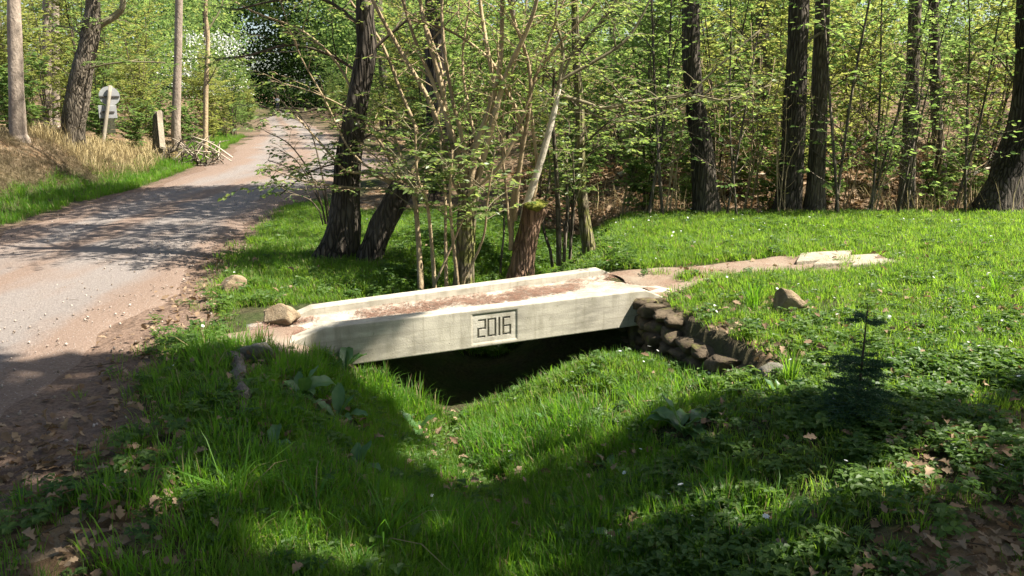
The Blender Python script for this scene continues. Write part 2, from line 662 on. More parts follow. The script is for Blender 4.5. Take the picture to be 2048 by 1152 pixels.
gx = steps((-220, -60, 16), (-60, -20, 3), (-20, -9, .6), (-9, -4, .25), (-4, -2, .12), (-2, 3, .055), (3, 6, .14), (6, 16, .5), (16, 50, 2.5), (50, 220, 17))
gy = steps((-60, -10, 6), (-10, 1, .5), (1, 2, .15), (2, 7, .055), (7, 12, .13), (12, 26, .4), (26, 60, 1.5), (60, 120, 5), (120, 320, 20))
XX, YY = np.meshgrid(gx, gy)
ZZ = H(XX, YY)
nx_, ny_ = len(gx), len(gy)
idx = np.arange(nx_ * ny_).reshape(ny_, nx_)
mb = MB().add(np.stack([XX, YY, ZZ], -1), np.stack([idx[:-1, :-1], idx[:-1, 1:], idx[1:, 1:], idx[1:, :-1]], -1).reshape(-1, 4))
me = mb.mesh('ground', MAT['ground'])


def forest_mask(x, y):
    n = (vnoise(x * .9, y * .9, 5) - .5)
    f = sstep(10.2, 10.7, y + n * .5) * (x > road_r(y) + .8)
    f = np.maximum(f, sstep(.7, 1.4, road_l(y) - x + n * .6))
    f = np.maximum(f, sstep(.1, .6, x - .95 + (2.9 - y) * .75 + n * 1.1) * (1 - sstep(3.3, 3.9, y + n - (x - 1.8) * .35)) * .92)
    f = np.maximum(f, sstep(.0, .45, -x - 1.2 + n * 1.1) * (1 - sstep(3.1, 3.9, y + n)) * .95)
    return f


def dirt_mask(x, y):
    n = (vnoise(x * 2.2, y * 2.2, 6) - .5)
    dr = x - road_r(y)
    dl = road_l(y) - x
    w = np.interp(y, [2, 4, 6, 9], [.7, .62, .4, .25])
    f = (1 - sstep(.35, 1.0, dr / w + n * .9)) * (dr > -.5)
    f = np.maximum(f, (1 - sstep(.02, .3, dl + n * .25)) * (dl > -.5))
    xw = np.interp(y, WY, WX)
    f = np.maximum(f, .45 * sstep(-.1, .05, x - xw) * (1 - sstep(.2, .55, x - xw + n * .4)) * sstep(4.3, 4.6, y) * (1 - sstep(6.1, 6.4, y)))
    return f


for nm, fn in (('forest', forest_mask), ('dirt', dirt_mask)):
    at_ = me.attributes.new(nm, 'FLOAT', 'POINT')
    at_.data.foreach_set('value', fn(XX, YY).astype(np.float32).ravel())
g = obj('ground', me)
g['kind'] = 'structure'

# road sheet
ry = steps((-14, 2, .5), (2, 12, .12), (12, 40, .4), (40, 115, 3))
us = .5 - .5 * np.cos(np.linspace(0, math.pi, 44))
Y2, U2 = np.meshgrid(ry, us, indexing='ij')
wob_l = (vnoise(ry * 1.5, ry * 0 + 3, 4) - .5) * .3 + (vnoise(ry * 6, ry * 0 + 3, 4) - .5) * .12
wob_r = (vnoise(ry * 1.5, ry * 0 + 9, 4) - .5) * .3 + (vnoise(ry * 6, ry * 0 + 5, 4) - .5) * .12
LX = road_l(ry) + wob_l
RX = road_r(ry) + wob_r
X2 = LX[:, None] + (RX - LX)[:, None] * U2
Z2 = .008 + .035 * np.sin(U2 * math.pi) ** .7 - .018 * (np.exp(-((U2 - .30) / .09) ** 2) + np.exp(-((U2 - .72) / .1) ** 2))
Z2 = Z2 + (vnoise(X2 * 2, Y2 * 1.2, 8) - .5) * .02 + (vnoise(X2 * 7, Y2 * 5, 8) - .5) * .008 - .06 * np.abs(2 * U2 - 1) ** 14
i2 = np.arange(X2.size).reshape(X2.shape)
mb = MB().add(np.stack([X2, Y2, Z2], -1), np.stack([i2[:-1, :-1], i2[:-1, 1:], i2[1:, 1:], i2[1:, :-1]], -1).reshape(-1, 4))
me = mb.mesh('road', MAT['road'])
a_ = me.attributes.new('across', 'FLOAT', 'POINT')
a_.data.foreach_set('value', U2.astype(np.float32).ravel())
o = obj('road', me)
o['kind'] = 'structure'


# footpath strip between two edge polylines
def strip(name, e1, e2, mat, lift, n=70, m_=16, amp=.05):
    a, _ = smooth_path(e1, np.zeros(len(e1)), n)
    b, _ = smooth_path(e2, np.zeros(len(e2)), n)
    t = np.linspace(0, 1, m_)
    P = a[:, None] * (1 - t)[None, :, None] + b[:, None] * t[None, :, None]
    ed = (np.abs(t - .5) * 2) ** 3
    P[..., 0] += (vnoise(P[..., 0] * 5, P[..., 1] * 5, 3) - .5) * amp * 2 * ed
    P[..., 1] += (vnoise(P[..., 0] * 5 + 9, P[..., 1] * 5, 3) - .5) * amp * 2 * ed
    P[..., 2] = H(P[..., 0], P[..., 1]) + lift - .03 * (np.abs(t - .5) * 2) ** 6
    i = np.arange(n * m_).reshape(n, m_)
    o = obj(name, MB().add(P, np.stack([i[:-1, :-1], i[:-1, 1:], i[1:, 1:], i[1:, :-1]], -1).reshape(-1, 4)).mesh(name, mat))
    o['kind'] = 'structure'
    return o


PE1 = [G(1318, 589), G(1440, 563), G(1560, 549), G(1690, 543), G(1800, 541)]
PE2 = [G(1205, 546), G(1380, 532), G(1540, 517), G(1650, 508), G(1740, 508)]
footpath = strip('footpath', PE1, PE2, MAT['path'], .018)
LE1 = [G(425, 690), G(500, 702), G(600, 712)]
LE2 = [G(452, 660), G(540, 648), G(640, 640)]
landing = strip('bridge_landing', LE1, LE2, MAT['path'], .018, 30, 16, .06)


def block(mb, q, z0, z1, jit=0):
    """prism from 4 plan points"""
    q = np.asarray(q, float)
    b = np.column_stack([q[:, 0], q[:, 1], np.full(4, z0)])
    t = np.column_stack([q[:, 0], q[:, 1], np.full(4, z1)])
    mb.add(np.vstack([b, t]), [(3, 2, 1, 0), (4, 5, 6, 7), (0, 1, 5, 4), (1, 2, 6, 5), (2, 3, 7, 6), (3, 0, 4, 7)])


def bevel(o, w, seg=2):
    bm_ = o.modifiers.new('bevel', 'BEVEL')
    bm_.width = w
    bm_.segments = seg
    bm_.limit_method = 'ANGLE'
    return o


for k, quad in enumerate([[(1592, 529), (1690, 523), (1705, 507), (1600, 512)], [(1625, 536), (1740, 531), (1760, 516), (1650, 521)],
                          [(1700, 541), (1822, 537), (1818, 527), (1720, 531)]]):
    q = np.array([G(*p)[:2] for p in quad])
    mb = MB()
    hz_ = float(H(*q.mean(0)))
    block(mb, q, hz_ - .08, hz_ + .028 + .004 * k)
    o = bevel(obj('paving_slab', mb.mesh('paving_slab', MAT['slab'], False), footpath), .015)
    o['label'] = 'pale stone slab set flush at the end of the footpath'

# ------------------------------------------------------------------ concrete bridge
KZ = .055
NL, NR, FL, FR = [G(*p, KZ) for p in ((650, 655), (1292, 580), (622, 610), (1192, 535))]
ux = norm(NR - NL)
vx = np.array([-ux[1], ux[0], 0])
bridge = thing('concrete_bridge', 'small pale concrete footbridge with the year 2016 on its side beam, spanning the ditch', 'bridge', tuple(NL))
bridge.rotation_euler = (0, 0, math.atan2(ux[1], ux[0]))


def loc(p):
    d = np.asarray(p) - NL
    return np.array([d @ ux, d @ vx, d[2]])


Lb = loc(NR)[0]
fl, fr = loc(FL), loc(FR)
TH = .29
CH_L, CH_R = .46, .33                     # length of the sloped ends
CHD = .145                                # drop of the sloped ends


def beam_profile():
    return [(-CH_L, -TH), (Lb + CH_R, -TH), (Lb + CH_R, -CHD), (Lb, 0), (0, 0), (-CH_L, -CHD)]


# panel position along the beam
def u_of(px, py_top):
    d = ray(px, py_top)
    o_ = np.array([0, 0, CAMH])
    n = np.array([ux[1], -ux[0], 0])
    t = ((NL - o_) @ n) / (d @ n)
    p = o_ + d * t
    l_ = loc(p)
    return l_[0], l_[2]


pu0, pz1 = u_of(944, 634)
pu1, pz1b = u_of(1034, 625)
_, pz0 = u_of(948, 689)
pz1 = -.036
pz0 = -.262
PD, GD = .009, .02
KW = .115


def near_beam():
    mb = MB()
    pr = np.array(beam_profile())
    back = np.column_stack([pr[:, 0], np.full(6, KW), pr[:, 1]])
    front = np.column_stack([pr[:, 0], np.zeros(6), pr[:, 1]])
    hole = np.array([(pu0, 0, pz0), (pu1, 0, pz0), (pu1, 0, pz1), (pu0, 0, pz1)])
    b_ = .008
    deep = np.array([(pu0 + b_, PD, pz0 + b_), (pu1 - b_, PD, pz0 + b_), (pu1 - b_, PD, pz1 - b_), (pu0 + b_, PD, pz1 - b_)])
    V = np.vstack([front, back, hole, deep])
    q, t = [], []
    for i in range(6):
        j = (i + 1) % 6
        q.append((j, i, 6 + i, 6 + j))
    h0 = 12
    q += [(0, 1, h0 + 1, h0), (h0 + 3, h0 + 2, 3, 4)]
    q += [(1, 2, 3, h0 + 1), (4, 5, 0, h0)]
    t += [(h0 + 1, 3, h0 + 2), (h0, h0 + 3, 4)]
    for i in range(4):
        j = (i + 1) % 4
        q.append((h0 + i, h0 + j, h0 + 4 + j, h0 + 4 + i))
    q += [(6 + 5, 6 + 4, 6 + 3, 6 + 2), (6 + 2, 6 + 1, 6 + 0, 6 + 5)]
    mb.add(V, q, t)
    return mb


o = obj('kerb_beam', near_beam().mesh('kerb_beam', MAT['concrete'], False), bridge)
o['label'] = 'near side beam carrying the year panel'
bevel(o, .010, 3)

# year panel: stepped relief with grooved digits
cols_, rows_ = [], []
pw, ph = (pu1 - pu0 - .016), (pz1 - pz0 - .016)
SW = .0165                                  # stroke width
mx, mt, mbm = .125 * pw, .20 * ph, .20 * ph
dw = .165 * pw
gap = (pw - 2 * mx - 3 * dw - SW) / 3
x2 = mx
x0 = x2 + dw + gap
x1 = x0 + dw + gap
x6 = x1 + SW + gap
top, bot = ph - mt, mbm
midz = (top + bot) / 2
R_ = []


def hs(x, z, w): R_.append((x, z - SW / 2, x + w, z + SW / 2))
def vsx(x, za, zb): R_.append((x - SW / 2, za - SW / 2, x + SW / 2, zb + SW / 2))


hs(x2, top, dw); hs(x2, midz, dw); hs(x2, bot, dw); vsx(x2 + dw, midz, top); vsx(x2, bot, midz)
hs(x0, top, dw); hs(x0, bot, dw); vsx(x0, bot, top); vsx(x0 + dw, bot, top)
vsx(x1 + SW / 2, bot, top)
hs(x6, top, dw); hs(x6, midz, dw); hs(x6, bot, dw); vsx(x6, bot, top); vsx(x6 + dw, bot, midz)
xs = sorted({0.0, pw} | {round(v, 5) for r in R_ for v in (r[0], r[2])})
zs = sorted({0.0, ph} | {round(v, 5) for r in R_ for v in (r[1], r[3])})
cell = np.zeros((len(zs) - 1, len(xs) - 1), bool)
for i in range(len(zs) - 1):
    for j in range(len(xs) - 1):
        cx_, cz_ = (xs[j] + xs[j + 1]) / 2, (zs[i] + zs[i + 1]) / 2
        cell[i, j] = any(r[0] < cx_ < r[2] and r[1] < cz_ < r[3] for r in R_)
mb = MB()
ox, oz, oy = pu0 + .008, pz0 + .008, PD - .001
for i in range(cell.shape[0]):
    for j in range(cell.shape[1]):
        a, b = ox + xs[j], ox + xs[j + 1]
        c, d = oz + zs[i], oz + zs[i + 1]
        y = oy + (GD if cell[i, j] else 0)
        mb.add([(a, y, c), (b, y, c), (b, y, d), (a, y, d)], [(0, 1, 2, 3)])
        if cell[i, j]:
            for di, dj, e in ((0, -1, (a, c, a, d)), (0, 1, (b, c, b, d)), (-1, 0, (a, c, b, c)), (1, 0, (a, d, b, d))):
                if not cell[i + di, j + dj]:
                    mb.add([(e[0], oy, e[1]), (e[2], oy, e[3]), (e[2], oy + GD, e[3]), (e[0], oy + GD, e[1])], [(0, 1, 2, 3)])
o = obj('year_panel', mb.mesh('year_panel', MAT['panel'], False), bridge)
o['label'] = 'recessed panel with the grooved digits 2016'

# far kerb beam
mb = MB()
pr = np.array([(fl[0] - CH_L, -TH), (fr[0] + CH_R, -TH), (fr[0] + CH_R, -CHD), (fr[0], 0), (fl[0], 0), (fl[0] - CH_L, -CHD)])
dirv = norm(fr - fl)


def yat(u_): return fl[1] + (u_ - fl[0]) * (fr[1] - fl[1]) / (fr[0] - fl[0])


outer = np.array([(p[0], yat(p[0]) + .02, p[1]) for p in pr])
inner = np.array([(p[0], yat(p[0]) - KW + .02, p[1]) for p in pr])
V = np.vstack([inner, outer])
q = [((i + 1) % 6, i, 6 + i, 6 + (i + 1) % 6) for i in range(6)]
q += [(0, 1, 2, 5), (5, 2, 3, 4), (11, 8, 7, 6), (10, 9, 8, 11)]
mb.add(V, q)
o = bevel(obj('kerb_beam', mb.mesh('kerb_beam', MAT['concrete'], False), bridge), .006)
o['label'] = 'far side beam along the deck'
# deck slab between the beams
nu, nv = 60, 14
U, Vv = np.meshgrid(np.linspace(-CH_L, Lb + CH_R, nu), np.linspace(0, 1, nv), indexing='ij')
ya = KW - .004
yb = yat(U) - KW + .024
Yd = ya + (yb - ya) * Vv
Zd = -.072 + (vnoise(U * 4, Yd * 4, 6) - .5) * .02 + .02 * (np.abs(Vv - .5) * 2) ** 2
i = np.arange(nu * nv).reshape(nu, nv)
topv = np.stack([U, Yd, Zd], -1).reshape(-1, 3)
botv = topv.copy()
botv[:, 2] = -TH + .02
qq = np.stack([i[:-1, :-1], i[1:, :-1], i[1:, 1:], i[:-1, 1:]], -1).reshape(-1, 4)
N_ = nu * nv
side = []
for e in (i[0, :], i[-1, ::-1], i[::-1, 0], i[:, -1]):
    for a, b in zip(e[:-1], e[1:]):
        side.append((a, b, b + N_, a + N_))
obj('deck_slab', MB().add(np.vstack([topv, botv]), np.vstack([qq, qq[:, ::-1] + N_, side])).mesh('deck_slab', MAT['deck']), bridge)
BR = lambda u_, v_, z_: NL + ux * u_ + vx * v_ + np.array([0, 0, z_])

# ------------------------------------------------------------------ stones and dry stone wall
def stone_mesh(name, sz, mat, seed, facets=9, sub=3, boxy=0.0):
    import bmesh
    r = np.random.default_rng(seed)
    bm = bmesh.new()
    bmesh.ops.create_icosphere(bm, subdivisions=sub, radius=1.0)
    pl = norm(r.normal(size=(facets + 3, 3)))
    ds = r.uniform(.42, .80, facets + 3)
    for v in bm.verts:
        p = np.array(v.co)
        if boxy:
            p = np.sign(p) * np.abs(p) ** (1 - boxy)
            p = p / max(1, np.abs(p).max())
        for n, d in zip(pl, ds):
            k = p @ n
            dd = d + (.35 if boxy else 0)
            if k > dd:
                p = p - n * (k - dd)
        p = p * (1 + (vnoise(p[0] * 3 + seed, p[1] * 3 + p[2] * 2, seed % 9) - .5) * .16 + (vnoise(p[0] * 8 + seed, p[1] * 8 + p[2] * 6, seed % 7) - .5) * .09)
        v.co = p * np.array(sz) * (1.0 if boxy else 1.25)
    for f in bm.faces:
        f.smooth = True
    me = bpy.data.meshes.new(name)
    bm.to_mesh(me)
    bm.free()
    me.materials.append(mat)
    return me


def boulder(px, py, w, h, label, mat, seed, z=None, rz=0, bury=.5):
    p = G(px, py, 0 if z is None else z)
    if z is None:
        p = np.array([p[0], p[1], float(H(p[0], p[1]))])
    k = p[1] / FPX * .98
    sx, sz = w * k / 2, h * k / 2
    o = obj('boulder', stone_mesh('boulder', (sx * 1.1, sx * .8, sz * 1.35), MAT[mat], seed, 9, 4), None, (p[0], p[1] + sx * .5, p[2] + sz * (1 - bury)), (0, 0, rz))
    return tag(o, label, 'stone', 'loose stones around the bridge')


boulder(460, 588, 62, 40, 'brown pointed stone standing alone in the verge grass by the road', 'sandstone', 3)
boulder(552, 648, 70, 42, 'tan rounded stone at the road end of the far bridge beam', 'sandstone', 5)
boulder(512, 722, 78, 40, 'grey flat stone at the road end of the near bridge beam', 'greystone', 12, rz=.4)
boulder(1577, 632, 72, 46, 'pale rough stone half buried in the meadow grass above the wall', 'sandstone', 27, bury=.3)
boulder(1545, 722, 72, 46, 'pale tan flat topped stone at the front end of the dry stone wall', 'sandstone', 23, z=-.08)
boulder(1550, 790, 92, 72, 'rounded dark grey boulder at the foot of the wall in shade', 'greystone', 31, z=-.16)
boulder(1170, 532, 46, 16, 'small dark flat stone behind the meadow end of the far beam', 'greystone', 40)
boulder(1648, 745, 40, 26, 'low grey stone behind the fir sapling', 'greystone', 44)

wall = thing('dry_stone_wall', 'dark dry stone retaining wall stepping down from the bridge end, topped with earth', 'wall', (float(WX[2]), float(WY[2]), -.4))
wc = np.array([WX[2], WY[2], -.4])
wl_pts = np.column_stack([WX, WY])
r_ = np.random.default_rng(5)
seglen = np.concatenate([[0], np.cumsum(np.linalg.norm(np.diff(wl_pts, axis=0), axis=1))])
tot = seglen[-1]
stone_protos = [stone_mesh('wall_stone', (1, 1, 1), MAT['wallstone'], 60 + k, 8, 3, .72) for k in range(6)]
for course in range(6):
    s = .02 + .06 * (course % 2)
    while s < tot - .04:
        w = r_.uniform(.12, .25)
        hgt = .098
        x = np.interp(s + w / 2, seglen, WX)
        y = np.interp(s + w / 2, seglen, WY)
        zt = -.60 + course * .098 + hgt / 2
        # wall top steps down towards its front end
        zmax = -.06 - .06 * (1 - sstep(.1, .9, (s + w / 2) / tot))
        if zt < zmax + .02:
            o = obj('stone', stone_protos[r_.integers(6)], wall, tuple(np.array([x - .01 * course + r_.uniform(-.03, .02), y, zt]) - wc + np.array([.03, 0, 0])),
                    (r_.uniform(-.15, .15), r_.uniform(-.15, .15), 1.85 - math.pi / 2 + math.pi / 2 + r_.uniform(-.2, .2)), (w * .55, .14, hgt * .56))
        s += w + .01
# left abutment stones under the bridge
abut = thing('stone_abutment', 'rough stone abutment below the road end of the bridge, in deep shade', 'wall', tuple(BR(-.1, .4, -.6)))
for k in range(10):
    o = obj('stone', stone_protos[k % 6], abut, (r_.uniform(-.25, .12), -.35 + .09 * k, .1 + .16 * (k % 2)), (0, 0, r_.uniform(-.4, .4)), (.16, .13, .11))
abut.rotation_euler = bridge.rotation_euler
abut2 = thing('stone_abutment', 'rough stone abutment below the meadow end of the bridge, beside the dry stone wall', 'wall', tuple(BR(Lb + .05, .45, -.6)))
for k in range(12):
    o = obj('stone', stone_protos[k % 6], abut2, (r_.uniform(-.05, .15), -.45 + .09 * k, .05 + .16 * (k % 3)), (0, 0, r_.uniform(-.4, .4)), (.16, .13, .11))
abut2.rotation_euler = bridge.rotation_euler


# ------------------------------------------------------------------ plants: generic growth
def grow_twigs(stem, rad, r, mbw, mbl, start=.3, n=12, L=(.5, 1.0), sub=4, leafn=5, lsize=.06, droop=.05, flat=.35, wood=True, upb=.25, tw=1.0):
    """side twigs on a stem path, sub-twigs on those, leaves on the sub-twigs"""
    m_ = len(stem)
    LP, LD, LN = [], [], []
    for k in range(n):
        f = start + (1 - start) * (k + r.random()) / n
        i = min(int(f * (m_ - 1)), m_ - 2)
        p = stem[i] + (stem[i + 1] - stem[i]) * r.random()
        tg = norm(stem[i + 1] - stem[i])
        a = r.uniform(0, TAU)
        out = norm(np.array([math.cos(a), math.sin(a), 0]))
        d = norm(out * 1.0 + tg * .55 + np.array([0, 0, upb]))
        ln = r.uniform(*L) * (1 - .45 * f)
        npt = 5
        path = [p]
        for j in range(npt):
            d = norm(d + r.normal(0, .12, 3) + np.array([0, 0, -droop]))
            path.append(path[-1] + d * ln / npt)
        path = np.array(path)
        r0 = max(.003, min(rad[i] * .5, .0045 + ln * .006)) * tw
        if wood:
            tube(mbw, path, np.linspace(r0, .0015, npt + 1), 4, cap=False)
        for j in range(sub):
            g_ = (j + .6 + .4 * r.random()) / sub
            q = path[min(int(g_ * npt), npt - 1)]
            q = q + (path[min(int(g_ * npt) + 1, npt)] - q) * r.random()
            s_ = norm(np.cross(d, [0, 0, 1])) * (1 if j % 2 else -1)
            d2 = norm(d * .8 + s_ * .9 + r.normal(0, .2, 3))
            l2 = ln * r.uniform(.25, .45) * (1.1 - .5 * g_)
            e = q + d2 * l2
            if wood:
                tube(mbw, np.array([q, (q + e) / 2 + r.normal(0, .01, 3), e]), np.array([.003, .002, .001]) * tw, 3, cap=False)
            for w in range(leafn):
                h_ = (w + .5 + r.random() * .5) / leafn
                LP.append(q + (e - q) * h_)
                sd = norm(np.cross(d2, [0, 0, 1])) * (1 if w % 2 else -1)
                LD.append(d2 * .6 + sd * .8 + np.array([0, 0, -.15]))
                LN.append(np.array([0, 0, 1.0]) + r.normal(0, flat, 3))
    if LP:
        LP, LD, LN = map(np.array, (LP, LD, LN))
        sz = lsize * r.uniform(.6, 1.25, len(LP))
        leaves(mbl, LP, LD, LN, sz, sz * .62)


def px_path(pts, Y, dy=0.0, r=None):
    """stem through image directions at depth Y (+ dy drift along its length)"""
    n = len(pts)
    jit = np.cumsum(r.normal(0, .05, n)) if r is not None else np.zeros(n)
    return np.array([at(p[0], p[1], Y + dy * k / max(1, n - 1) + jit[k]) for k, p in enumerate(pts)])


def make_tree(name, label, cat, trunk_pts, trunk_r, stems, barkm, stemm, leafm, seed, group=None, sides=14, bump=.10, tw=dict(), lean_stems=True, trunk_seg=26, extra=None):
    """trunk_pts world; stems: list of (path, radii, twig kwargs or None)"""
    r = np.random.default_rng(seed)
    base = np.asarray(trunk_pts[0], float)
    t = thing(name, label, cat, tuple(base), group)
    mb = MB()
    P, R = smooth_path(trunk_pts, trunk_r, trunk_seg)
    P[0, 2] -= .12
    fl_ = 1 + .30 * np.exp(-np.arange(trunk_seg) / 1.4)
    tube(mb, P - base, R * fl_, sides, bump, True, seed)
    obj('trunk', mb.mesh('trunk', MAT[barkm]), t)
    if stems:
        mw, ml = MB(), MB()
        for path, rad, kw in stems:
            p, q = smooth_path(path, rad, 4 * len(path))
            tube(mw, p - base, q, 7, .05, True, seed)
            if kw is not None:
                kk = dict(tw)
                kk.update(kw)
                grow_twigs(p - base, q, r, mw, ml, **kk)
        obj('branches', mw.mesh('branches', MAT[stemm]), t)
        if ml.n:
            obj('leaves', ml.mesh('leaves', MAT[leafm], False), t)
    return t


PXR = lambda w, Y: w / FPX * Y * .5 * .99      # pixel width -> radius at depth Y
R0 = np.random.default_rng(21)


def stemset(defs, Y, r=R0, kw=None):
    out = []
    for pts, w0, w1, k in defs:
        path = px_path(pts, Y, r.uniform(-.5, .5), r)
        out.append((path, np.linspace(PXR(w0, Y), PXR(w1, Y), len(path)), k if k != 0 else kw))
    return out


NT = dict(start=.22, n=9, L=(.35, .9), sub=4, leafn=4, lsize=.047)
# multi-stemmed pollard behind the bridge
Yc = 6.95
tr = px_path([(926, 600), (930, 500), (936, 420), (938, 380)], Yc)
defs = [([(930, 400), (912, 370), (890, 300), (860, 205), (800, 100), (745, 0), (690, -130), (640, -300)], 13, 5, NT),
        ([(932, 395), (905, 290), (882, 170), (852, 60), (840, 0), (815, -150), (790, -330)], 12, 5, NT),
        ([(940, 390), (950, 300), (978, 220), (1000, 130), (1005, 0), (1010, -150), (1040, -350)], 14, 5, NT),
        ([(945, 395), (965, 310), (990, 200), (975, 100), (960, 0), (950, -150), (960, -320)], 12, 5, NT),
        ([(932, 385), (915, 300), (872, 180), (830, 80), (790, -60), (750, -240)], 11, 4, NT),
        ([(948, 385), (985, 250), (1012, 150), (1062, 40), (1092, -80), (1150, -300)], 13, 5, NT),
        ([(938, 385), (925, 280), (905, 200), (885, 60), (885, -100), (880, -330)], 10, 4, NT),
        ([(935, 390), (1000, 330), (1040, 250), (1080, 130), (1120, 20), (1170, -120)], 8, 3, NT),
        ([(930, 395), (960, 340), (940, 230), (925, 120), (940, -20), (930, -200)], 8, 3, NT)]
make_tree('pollard_tree', 'multi-stemmed pollard with pale fanning stems on a mossy trunk behind the bridge', 'tree', tr, [PXR(w, Yc) for w in (46, 38, 40, 46)],
          stemset(defs, Yc), 'bark_moss', 'bark_tan', 'leaf_near', 11)
# leaning pollard stub with twig fan
Yb = 7.35
tr = px_path([(733, 545), (748, 490), (775, 430), (806, 372)], Yb)
LT = dict(start=.15, n=9, L=(.3, .7), sub=4, leafn=4, lsize=.05)
defs = [([(800, 375), (740, 348), (690, 340), (640, 285), (592, 232), (548, 186)], 7, 2.5, LT),
        ([(805, 372), (770, 300), (722, 225), (680, 135), (610, 65), (500, 20), (400, -40)], 7, 3, LT),
        ([(812, 368), (840, 290), (800, 180), (760, 80), (700, 0), (640, -120)], 9, 3, LT),
        ([(812, 366), (835, 320), (870, 245), (885, 150), (850, 40), (820, -100)], 7, 3, LT),
        ([(795, 378), (700, 375), (610, 362), (535, 335)], 5, 2, LT),
        ([(808, 366), (790, 320), (745, 250), (640, 190), (540, 160)], 5, 2, LT),
        ([(812, 366), (860, 340), (920, 320), (970, 250)], 5, 2, LT),
        ([(806, 366), (760, 350), (700, 300), (650, 200), (600, 110), (560, 0)], 6, 2, LT),
        ([(800, 372), (770, 330), (730, 300), (690, 290)], 4, 2, LT)]
make_tree('pollard_stub', 'short leaning dark trunk sprouting a fan of thin twigs beside the thick dark tree', 'tree', tr, [PXR(w, Yb) for w in (62, 52, 50, 50)],
          stemset(defs, Yb), 'bark_dark', 'bark_tan', 'leaf_near', 12)
# thick dark tree
Ya = 7.5
tr = px_path([(672, 530), (683, 470), (690, 400), (698, 300), (716, 200), (732, 100), (731, 0), (740, -300), (760, -700)], Ya)
AT = dict(start=.1, n=9, L=(.5, 1.1), sub=5, leafn=4, lsize=.06)
defs = [([(725, 150), (660, 110), (580, 90), (500, 110), (430, 120)], 7, 3, AT), ([(730, 60), (650, 0), (560, 0), (470, 20)], 8, 3, AT),
        ([(716, 220), (650, 215), (590, 225), (500, 210)], 6, 2.5, AT), ([(725, 120), (790, 60), (850, 20), (930, 30)], 7, 3, AT),
        ([(738, -200), (640, -330), (540, -380), (420, -360)], 16, 6, AT), ([(742, -300), (820, -440), (900, -520), (1000, -540)], 16, 6, AT),
        ([(745, -420), (660, -560), (600, -700)], 16, 6, AT), ([(750, -520), (850, -640), (930, -760)], 14, 6, AT),
        ([(700, 330), (660, 330), (610, 350), (560, 390)], 4, 2, AT), ([(697, 300), (760, 260), (830, 270)], 4, 2, AT)]
make_tree('alder_tree', 'thick dark trunked tree with flared base by the road, next to the leaning stub', 'tree', tr, [PXR(w, Ya) for w in (88, 74, 56, 46, 44, 38, 36, 34, 26)],
          stemset(defs, Ya), 'bark_dark', 'twig_dark', 'leaf_near', 13, bump=.16, sides=20, trunk_seg=40)
# mossy cut stump with sprouts
Yd_ = 7.1
tr = px_path([(1038, 575), (1047, 510), (1060, 450), (1072, 412)], Yd_)
DT = dict(start=.3, n=12, L=(.35, .85), sub=4, leafn=4, lsize=.055)
defs = [([(1022, 500), (1026, 400), (1045, 290), (1036, 230), (1018, 190), (980, 120), (900, 62), (820, 40)], 11, 4, DT),
        ([(1030, 440), (1040, 330), (1060, 200), (1055, 120), (1022, 20), (1000, -110), (990, -260)], 10, 4, DT),
        ([(1020, 470), (1012, 380), (1005, 300), (1010, 200), (1040, 90), (1060, -50)], 6, 3, DT),
        ([(1060, 440), (1074, 340), (1062, 180), (1110, 100), (1180, 20), (1240, -60), (1330, -200)], 8, 3, DT)]
st = make_tree('mossy_stump', 'cut leaning stump with yellow moss cap and tall sprouting stems behind the bridge', 'stump', tr, [PXR(w, Yd_) for w in (62, 48, 46, 50)],
               stemset(defs, Yd_), 'bark_red', 'bark_tan', 'leaf_near', 14, bump=.12)
defs = [([(1046, 430), (1080, 325), (1108, 225), (1122, 165)], 15, 11, None)]
mb = MB()
pth = px_path([(1046, 470), (1050, 420), (1080, 328), (1108, 225), (1121, 168)], Yd_ + .0)
p, q = smooth_path(pth, [PXR(14, Yd_), PXR(15, Yd_), PXR(15, Yd_), PXR(12, Yd_), PXR(6.5, Yd_)], 14)
tube(mb, p - np.array(st.location), q, 9, .05, True, 3)
o = obj('pale_stem', mb.mesh('pale_stem', MAT['bark_white']), st)
o['label'] = 'whitish barkless stem leaning right'
mw, ml = MB(), MB()
r_ = np.random.default_rng(8)
for pts, w0, w1 in [([(1120, 190), (1170, 205), (1212, 216), (1290, 200), (1370, 190), (1440, 130), (1520, 60)], 8, 3),
                    ([(1290, 200), (1380, 190), (1460, 200), (1540, 170)], 4, 2),
                    ([(1121, 160), (1190, 122), (1250, 82), (1290, 20), (1330, -70)], 8, 3),
                    ([(1118, 175), (1150, 100), (1222, 20), (1270, -90)], 7, 3), ([(1117, 182), (1126, 100), (1112, 20), (1140, -120)], 9, 3),
                    ([(1121, 180), (1200, 235), (1280, 240), (1350, 215), (1420, 190)], 4, 2)]:
    p, q = smooth_path(px_path(pts, Yd_, 0, None), np.linspace(PXR(w0, Yd_), PXR(w1, Yd_), len(pts)), 4 * len(pts))
    tube(mw, p - np.array(st.location), q, 6, .05, True, 2)
    grow_twigs(p - np.array(st.location), q, r_, mw, ml, **dict(DT, n=10, start=.2, lsize=.05))
obj('branches', mw.mesh('branches', MAT['twig']), st)
obj('leaves', ml.mesh('leaves', MAT['leaf_near'], False), st)
o = obj('moss_cap', stone_mesh('moss_cap', (.125, .125, .055), MAT['moss'], 77), st, tuple(np.array(at(1073, 412, Yd_)) - np.array(st.location)))
